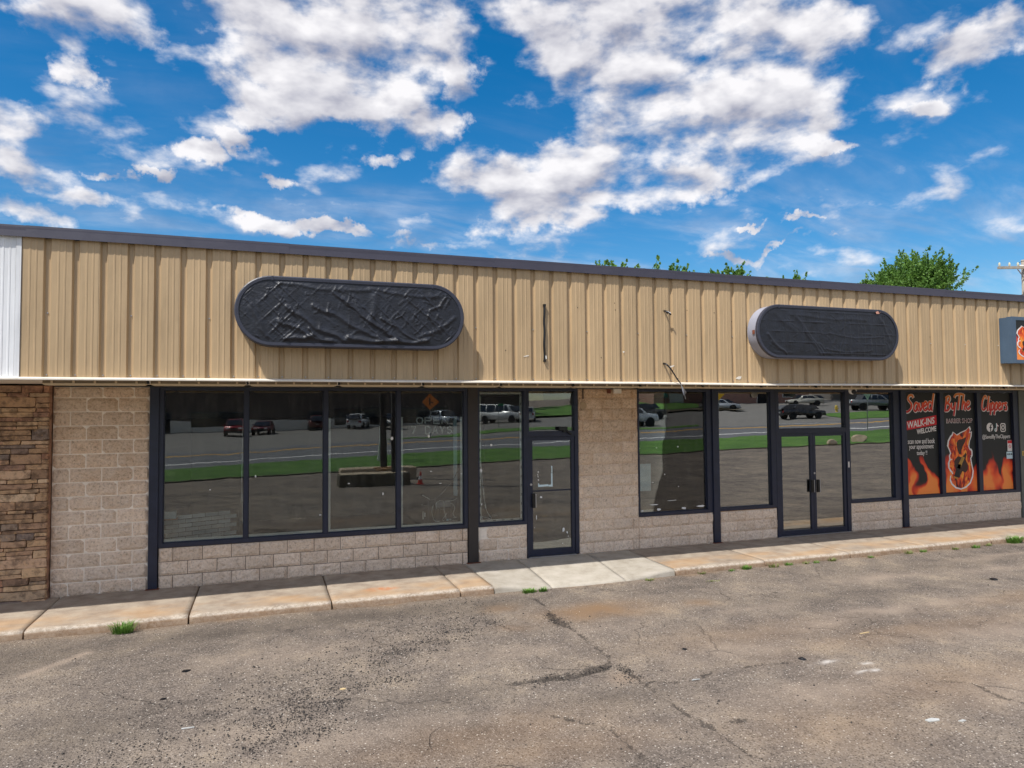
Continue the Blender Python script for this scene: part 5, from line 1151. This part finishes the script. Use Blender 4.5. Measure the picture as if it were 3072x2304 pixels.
ribbon('edge_line', Z(wl), Z([v-.5 for v in wl]), 'linewhite', .041, label='white edge line of the road', cat='road marking')
ribbon('centre_line', Z(yl), Z([v-.7 for v in yl]), 'lineyellow', .041, label='yellow centre line of the road', cat='road marking')
ribbon('far_pavement', Z(fe), Z([-90]*len(XS)), 'farlot', .02, label='pale parking lot across the road', cat='ground')
ribbon('far_island', [(9, -46.3), (14, -48), (20, -52), (26, -50), (32, -44.6), (38, -43.8)], [(9.5, -47), (15, -50.5), (20.5, -57), (27, -54), (33, -46.5), (39, -45.5)], 'lawn', .06, label='grass island across the road', cat='grass')
ribbon('far_lawn', [(55, -43.2), (62, -43), (75, -44), (110, -46)], [(58, -50), (66, -51), (78, -52), (110, -56)], 'lawn', .06, label='grass bank on the far right across the road', cat='grass')
ribbon('rocky_bank', [(44, -62), (50, -64), (56, -60)], [(46, -66), (52, -69), (58, -66)], 'mossy', .25, label='rocky bank below the far grass', cat='bank')
ribbon('hill_lawn', [(30, -72), (46, -67), (58, -67)], [(30, -90), (48, -90), (60, -90)], 'lawn', .3, label='grass slope behind the rocky bank', cat='grass')
m = MB()
for i in range(9):
    x = 45+i*.95; y = -42.5+i*.35; m.add([(x, y, float(hz(x, y))+.045), (x+.35, y, float(hz(x, y))+.045), (x+1.4, y+1.9, float(hz(x+1.4, y+1.9))+.045), (x+1.05, y+1.9, float(hz(x+1.4, y+1.9))+.045)], [(0, 1, 2, 3)])
o = m.build('hatching', MT['linewhite']); tag(o, 'white hatch lines painted on the road at the junction', 'road marking', kind='structure')
# ---- vehicles
MT['tyre'] = pm('tyre', (22, 22, 23), .85); MT['rimalu'] = pm('rimalu', (150, 152, 156), .35, .7); MT['carglass'] = pm('carglass', (22, 27, 33), .08, 0, .05, spec=.8); MT['lamp'] = pm('lamp', (226, 226, 220), .15); MT['tail'] = pm('tail', (160, 20, 20), .25); MT['trim'] = pm('trim', (24, 24, 26), .6)
def paint(c):
    m = pm('paint_%d_%d_%d' % c, c, .25, .1, .03, 2); m.node_tree.nodes['Principled BSDF'].inputs['Coat Weight'].default_value = .6; return m
KIND = dict(
 suv=dict(L=4.6, W=1.84, H=1.70, low=[(0,.35),(.0,.75),(.03,.98),(.25,1.08),(.27,1.10),(.98,1.12),(1.,.9),(1.,.38)], cab=[(.24,1.08),(.38,1.66),(.62,1.70),(.88,1.64),(.985,1.10)], wh=(.185,.80), wr=.36, side=[(.30,.50),(.51,.70),(.71,.87)]),
 sedan=dict(L=4.7, W=1.8, H=1.46, low=[(0,.30),(.0,.62),(.03,.78),(.27,.92),(.30,.94),(.82,.96),(.98,.94),(1.,.75),(1.,.34)], cab=[(.27,.92),(.42,1.42),(.60,1.46),(.72,1.40),(.88,.96)], wh=(.19,.80), wr=.33, side=[(.36,.54),(.55,.76)]),
 pickup=dict(L=5.7, W=1.95, H=1.88, low=[(0,.50),(.0,.95),(.03,1.14),(.22,1.24),(.25,1.25),(.64,1.25),(.645,1.28),(1.,1.28),(1.,.55)], cab=[(.23,1.24),(.33,1.82),(.44,1.88),(.58,1.86),(.63,1.26)], wh=(.17,.78), wr=.42, side=[(.29,.43),(.445,.59)]),
 van=dict(L=5.9, W=2.02, H=2.12, low=[(0,.40),(.0,.90),(.03,1.08),(.15,1.20),(.18,1.24),(.99,1.26),(1.,1.1),(1.,.42)], cab=[(.14,1.20),(.24,1.92),(.32,2.10),(.95,2.12),(.995,1.26)], wh=(.15,.78), wr=.38, side=[(.22,.34),(.36,.54),(.56,.74),(.76,.93)]))
def car(kind, x, y, head, colr, label, group='vehicles parked and passing across the road', mat=None):
    K = KIND[kind]; L, Wd = K['L'], K['W']; z = float(hz(x, y))+.03
    t = thing({'suv': 'parked_car', 'sedan': 'sedan_car', 'pickup': 'pickup_truck', 'van': 'passenger_van'}[kind], (x, y, z), label, {'suv': 'car', 'sedan': 'car', 'pickup': 'truck', 'van': 'van'}[kind], group, head)
    pt = paint(colr); hw = Wd/2
    def hull(P, w0, w1, z0, z1, name, mt, chx=.05):
        n = len(P); rows = []
        for sgn, wi in ((-1, 1.), (1, 1.)): rows.append([(L*(.5-u), sgn*(w0+(w1-w0)*max(0, min(1, (zz-z0)/(z1-z0)))), zz) for u, zz in P])
        m = MB(); m.add(rows[0]+rows[1], [tuple(range(n)), tuple(range(2*n-1, n-1, -1))]+[(i, i+n, (i+1) % n+n, (i+1) % n) for i in range(n)])
        me = m.mesh(name, mt); bm = bmesh.new(); bm.from_mesh(me); bmesh.ops.bevel(bm, geom=list(bm.edges), offset=chx, segments=2, affect='EDGES'); bm.to_mesh(me); bm.free(); me.shade_smooth(); return link(name, me, t)
    # lower body with wheel arches cut by dark wells
    hull(K['low'], hw, hw*.97, .4, 1.2, 'body', pt, .045)
    hull(K['cab'], hw*.94, hw*.74, K['cab'][0][1], K['H'], 'cabin', pt, .05)
    zb = K['cab'][0][1]+.05; zt = K['H']-.10; wy = lambda zz: (hw*.94+(hw*.74-hw*.94)*((zz-K['cab'][0][1])/(K['H']-K['cab'][0][1])))+.006
    C = K['cab']
    for s in (-1, 1):
        for a, b in K['side']:
            # follow the slope of the front and rear pillars
            def lim(u, zz):
                lo = C[0][0]+(C[1][0]-C[0][0])*(zz-C[0][1])/(C[1][1]-C[0][1])+.03; hi = C[-1][0]+(C[-2][0]-C[-1][0])*(zz-C[-1][1])/(C[-2][1]-C[-1][1])-.03; return min(max(u, lo), hi)
            V = [(L*(.5-lim(u, zz)), s*(wy(zz)+e), zz) for e in (0, -.02) for u, zz in ((a, zb), (b, zb), (b, zt), (a, zt))]
            MB().add(V, [(0,1,2,3),(7,6,5,4),(0,4,5,1),(1,5,6,2),(2,6,7,3),(3,7,4,0)]).build('side_window', MT['carglass'], t, local=True)
    def pane(p, q, name, o):
        f = .06; (u0, z0), (u1, z1) = p, q; V = []
        for e in (0, .02):
            for fr, w in ((f, .9), (1-f, .9)):
                u = u0+(u1-u0)*fr; zz = z0+(z1-z0)*fr
                for s in (-1, 1): V.append((L*(.5-u)+(o+e)*(.018 if e == 0 else .6), s*(wy(zz)-.07), zz+.012))
        MB().add(V, [(0,1,3,2),(6,7,5,4),(0,4,5,1),(1,5,7,3),(3,7,6,2),(2,6,4,0)]).build(name, MT['carglass'], t, local=True)
    pane(C[0], C[1], 'windshield', 1); pane(C[-1], C[-2], 'rear_window', -1.5)
    r = K['wr']
    for u in K['wh']:
        for s in (-1, 1):
            w = MB().disc((L*(.5-u), s*(hw-.20), r), r+.05, (0, s, 0), .205, 20).build('wheel_arch', MT['trim'], t, local=True)
            w = MB().lathe((0, 0, 0), [(r*.62, 0), (r*.95, 0), (r, .03), (r, .19), (r*.95, .22), (r*.62, .22)], 22); w.v = [(L*(.5-u)+p[0], s*(hw-.21+p[2]), r+p[1]) for p in w.v]; wo = w.build('wheel', MT['tyre'], t, local=True)
            q = MB().disc((L*(.5-u), s*(hw-.02), r), r*.62, (0, s, 0), .025, 18); q.build('rim', MT['rimalu'], wo, local=True)
    zf = K['low'][1][1]; 
    for s in (-1, 1):
        MB().box(L*.5-.12, L*.5+.02, s*hw*.62-.16, s*hw*.62+.16, zf-.04, zf+.12, .03).build('headlight', MT['lamp'], t, local=True)
        MB().box(-L*.5-.02, -L*.5+.12, s*hw*.78-.13, s*hw*.78+.13, zf-.02, zf+.20, .02).build('taillight', MT['tail'], t, local=True)
        MB().box(L*(.5-C[0][0])-.42, L*(.5-C[0][0])-.26, s*(hw+.06)-.09, s*(hw+.06)+.09, C[0][1]+.02, C[0][1]+.16, .03).build('mirror', pt, t, local=True)
    MB().box(L*.5-.06, L*.5+.03, -hw*.4, hw*.4, zf-.16, zf+.06).build('grille', MT['trim'], t, local=True)
    MB().box(L*.5-.1, L*.5+.05, -hw*.92, hw*.92, K['low'][0][1], K['low'][0][1]+.20, .04).build('bumper', MT['trim'], t, local=True)
    MB().box(-L*.5-.05, -L*.5+.1, -hw*.92, hw*.92, K['low'][0][1]+.02, K['low'][0][1]+.22, .04).build('rear_bumper', MT['trim'] if kind != 'suv' else pt, t, local=True)
    MB().box(-L*.5-.035, -L*.5, -.16, .16, zf-.06, zf+.06).build('licence_plate', MT['whiteplastic'], t, local=True)
    if kind == 'pickup': MB().box(-L*.48, -L*.16, -hw*.8, hw*.8, 1.22, 1.285).build('cargo_bed', MT['trim'], t, local=True)
    return t
H0 = math.pi/2
car('suv', -2.7, -62.5, H0, (150, 26, 30), 'bright red car facing the shops, reflected in the leftmost pane'); car('sedan', -.1, -66.5, H0+.15, (110, 24, 26), 'low dark red sedan right of the bright red car')
car('suv', 5.6, -71.5, -H0, (96, 26, 28), 'maroon car seen from behind near the brick building'); car('suv', 10.3, -71, -H0+.35, (224, 224, 222), 'white car seen from behind left of the tall sign posts')
car('suv', 13.3, -66.5, H0, (26, 27, 31), 'black car right of the tall sign posts'); car('suv', 20.2, -70, H0-.2, (150, 158, 168), 'silver blue car under the orange diamond sign')
car('van', 26.6, -67.6, H0-.75, (226, 226, 224), 'long white passenger van parked across the road'); car('suv', 29.4, -66, -H0+.4, (222, 222, 220), 'white car half behind the passenger van')
car('pickup', 33.4, -48.6, -.05, (214, 216, 220), 'white pickup truck waiting at the grass island'); car('pickup', 38.6, -55.5, -.1, (24, 26, 30), 'black pickup truck behind the white pickup')
car('sedan', 54.5, -63.2, .3, (186, 190, 194), 'silver sedan parked by the pink building door'); car('sedan', 70, -65.5, math.pi+.4, (176, 172, 160), 'beige silver sedan parked high on the right')
car('sedan', 52.4, -46.6, .18, (20, 22, 26), 'black sedan driving off along the road'); car('pickup', 68.8, -53, .3, (104, 108, 112), 'grey pickup truck parked on the far right bank')
# ---- pole sign base, cone, signs, hydrant, boulders
k = thing('pole_sign_base', (4.2, -16, -.1), 'two dark steel posts standing on a pair of weathered concrete blocks', 'sign posts')
for i, (yy, xa, xb) in enumerate(((-14.65, 2.55, 5.15), (-17.2, 2.85, 5.9))):
    m = MB(); m.box(xa, xb, yy-.55, yy+.45, -.12, .36, .05); m.build('concrete_block', MT['mossy'] if i == 0 else MT['concretepale'], k); MB().box(xa+.05, xb-.05, yy-.5, yy+.4, .361, .368).build('block_top', MT['concretepale'], k)
for xx, yy in ((4.62, -14.65), (4.6, -17.2)): MB().box(xx-.12, xx+.12, yy-.12, yy+.12, .37, 7.5, .01).build('post', pm('postdark%d' % int(-yy), (46, 38, 34), .7, .1), k)
m = MB(); m.box(4.1, 5.0, -15.6, -15.35, .37, .44); m.box(4.1, 4.9, -16.5, -16.3, .37, .43); m.build('timber', MT['wood'], k)
def cone(x, y, label):
    z = float(hz(x, y)); t = thing('traffic_cone', (x, y, z), label, 'traffic cone'); t.scale = (.64, .64, .64); MB().box(-.2, .2, -.2, .2, .0, .04, .01).build('base', pm('conered', (206, 48, 24), .6), t, local=True)
    MB().lathe((0, 0, 0), [(.15, .04), (.115, .28)], 18).build('body', bpy.data.materials['conered'], t, local=True); MB().lathe((0, 0, 0), [(.116, .281), (.075, .50)], 18).build('white_band', MT['whiteplastic'], t, local=True); MB().lathe((0, 0, 0), [(.074, .501), (.035, .72)], 18).build('tip', bpy.data.materials['conered'], t, local=True)
cone(5.55, -14.4, 'red traffic cone with white band beside the concrete blocks')
def sign(name, x, y, h, pts, colr, label, cat, back=None, tilt=.3):
    z = float(hz(x, y)); t = thing(name, (x, y, z), label, cat, None, tilt); MB().box(-.03, .03, -.02, .02, 0, h, .005).build('post', MT['steel'], t, local=True)
    m = MB(); m.prism(pts, .022, .028); o = m.build('sign_plate', pm('plate_%s' % label[:12].replace(' ', '_'), colr, .5), t, local=True); return t
dm = lambda s, z: [(0, z-s), (s, z), (0, z+s), (-s, z)]
t = sign('road_sign', 13.4, -47., 3.3, dm(.72, 3.1), (222, 120, 34), 'orange diamond road sign with a black junction mark', 'road sign')
m = MB(); m.box(-.06, .06, .03, .036, 2.75, 3.5); m.box(.06, .26, .03, .036, 2.98, 3.1); m.build('junction_mark', MT['printblack'], t, local=True)
sign('road_sign', 41.6, -45.6, 3.2, dm(.62, 2.9), (230, 176, 30), 'yellow diamond crossing sign on a post across the road', 'road sign')
sign('yield_sign', 47., -33., 3.4, [(-.55, 3.35), (.55, 3.35), (0, 2.4)], (170, 190, 172), 'yield sign seen from its pale back on the grass strip', 'road sign')
sign('street_sign', 23.2, -58., 2.7, [(-.08, 2.3), (.5, 2.3), (.5, 2.55), (-.08, 2.55)], (34, 120, 70), 'green and white street sign on a leaning pole by the van', 'road sign')
sign('direction_sign', 49, -67, 2.2, [(-.3, 1.7), (.3, 1.7), (.3, 2.3), (-.3, 2.3)], (60, 140, 120), 'small green sign on the far grass slope', 'road sign')
z = float(hz(62.9, -52.5)); k = thing('fire_hydrant', (62.9, -52.5, z), 'yellow fire hydrant on the far right grass bank', 'hydrant'); MB().lathe((0, 0, 0), [(.2, 0), (.2, .06), (.14, .07), (.14, .6), (.17, .62), (.17, .68), (.12, .78), (.03, .86)], 16).build('barrel', pm('hydyellow', (212, 180, 70), .5), k, local=True)
m = MB(); m.disc((0, -.24, .45), .07, (0, 1, 0), .48, 12); m.disc((-.22, 0, .42), .09, (1, 0, 0), .2, 12); m.build('nozzle', bpy.data.materials['hydyellow'], k, local=True)
for x, y, s, l in ((36.2, -23.4, .55, 'pale boulder on the edge of the grass strip'), (33.4, -22.9, .33, 'smaller pale boulder left of the large one')):
    bm = bmesh.new(); bmesh.ops.create_icosphere(bm, subdivisions=3, radius=s); rg = random.Random(int(x)); hh = [(Vector((rg.gauss(0, 1), rg.gauss(0, 1), rg.gauss(0, 1))).normalized(), rg.uniform(.6, .95)*s) for _ in range(12)]
    for v in bm.verts:
        for d_, q in hh:
            e = v.co.dot(d_)-q
            if e > 0: v.co -= d_*e
        v.co.z *= .72
    o = link('boulder', MB().bm(bm).mesh('boulder', MT['concretepale']), None, (x, y, float(hz(x, y))+.15)); tag(o, l, 'boulder')
k = thing('guy_wire', (5.75, -26, 0), 'white guy wire guard leaning beside the sign posts', 'guy wire'); MB().tube([(5.75, -26, 0), (6.0, -26.1, 3.6)], .06, 8).build('guard', MT['whiteplastic'], k); MB().tube([(6.0, -26.1, 3.6), (6.45, -26.25, 10)], .012, 6).build('wire', MT['steel'], k)
# ---- buildings across
def m_brick(name, a, b):
    m, t, p = material(name); g = pos_(t); v = t.n('ShaderNodeTexBrick', {'Vector': t.n('ShaderNodeMapping', {'Vector': g, 'Rotation': (R(90), 0, 0)}).outputs[0], 'Color1': (*lin(a), 1), 'Color2': (*lin(b), 1), 'Mortar': (*lin((120, 110, 100)), 1), 'Scale': 1., 'Mortar Size': .01, 'Brick Width': .22, 'Row Height': .075})
    t.link(v.outputs['Color'], p.inputs['Base Color']); p.inputs['Roughness'].default_value = .9; return m
def far_building(x, y, w, d, h, rz, mat, label, doors, windows, trim, low=None):
    z = float(hz(x, y))-.3; t = thing('far_building', (x, y, z), label, 'building', None, rz)
    MB().box(-w/2, w/2, -d, 0, 0, h).build('wall', mat, t, local=True); MB().box(-w/2-.2, w/2+.2, -d-.2, .35, h, h+.45).build('roof', MT['roof'], t, local=True)
    if low: MB().box(-w/2-.01, w/2+.01, -.02, .06, .2, low).build('wall_base', MT['gutter'], t, local=True)
    for a, b, c2 in doors: f = MB().box(a-.08, b+.08, .01, .05, .25, 2.6).build('door', MT[trim], t, local=True); MB().box(a, b, .052, .07, .27, 2.5).build('door_panel', MT[c2], f, local=True)
    for a, b, z0, z1 in windows: f = MB().box(a-.07, b+.07, .01, .05, z0-.07, z1+.07).build('window', MT[trim], t, local=True); MB().box(a, b, .052, .062, z0, z1).build('pane', MT['carglass'], f, local=True)
far_building(2, -75.5, 62, 14, 6.2, 0, m_brick('darkbrick', (52, 36, 34), (66, 46, 42)), 'dark brick shop building across the road', [(-14, -12, 'film'), (3, 5, 'film'), (22, 24, 'intfloor')], [(-26, -20, .9, 2.6), (-10, -4, .9, 2.6), (6, 12, .9, 2.8), (14, 20, .9, 2.8), (25, 29, .9, 2.6)], 'navy', 1.6)
far_building(66, -76, 24, 12, 5.0, .25, m_brick('pinkbrick', (150, 104, 92), (164, 116, 102)), 'pinkish brick building with a white door on the rise', [(-9.5, -7.6, 'whiteplastic'), (4, 6, 'film')], [(8, 10, 1.2, 2.4)], 'whiteplastic')
far_building(96, -72, 22, 12, 4.2, .5, m_brick('greybrick', (96, 92, 88), (112, 106, 100)), 'low grey building at the far right across the road', [(-4, -2, 'film')], [(0, 4, 1., 2.4), (5, 9, 1., 2.4)], 'navy')
GF = 'trees across the road'
for i, (x, y, hgt, l) in enumerate(((-22, -94, 10, 'dark tree behind the left end of the brick building'), (-4, -96, 11, 'dark tree behind the middle of the brick building'), (14, -95, 10, 'dark tree behind the brick building beyond the white car'), (32, -92, 12, 'tall dark tree behind the passenger van'), (46, -90, 11, 'dark tree on the grass slope'), (62, -94, 12, 'dark tree behind the pink building'), (82, -78, 10, 'dark tree right of the pink building'), (78, -58, 6, 'rounded dark shrub behind the grey pickup'), (108, -70, 11, 'dark tree at the far right across the road'), (120, -50, 11, 'dark tree beside the road at the far right'))):
    z = float(hz(x, y)); tree((x, y, z-.2), hgt, (x, y, z+hgt*.6), (hgt*.55, hgt*.5, hgt*.42), 130, .75, l, GF, 90+i, 'leafdark', 22, .4, 2.2, 'far_tree')
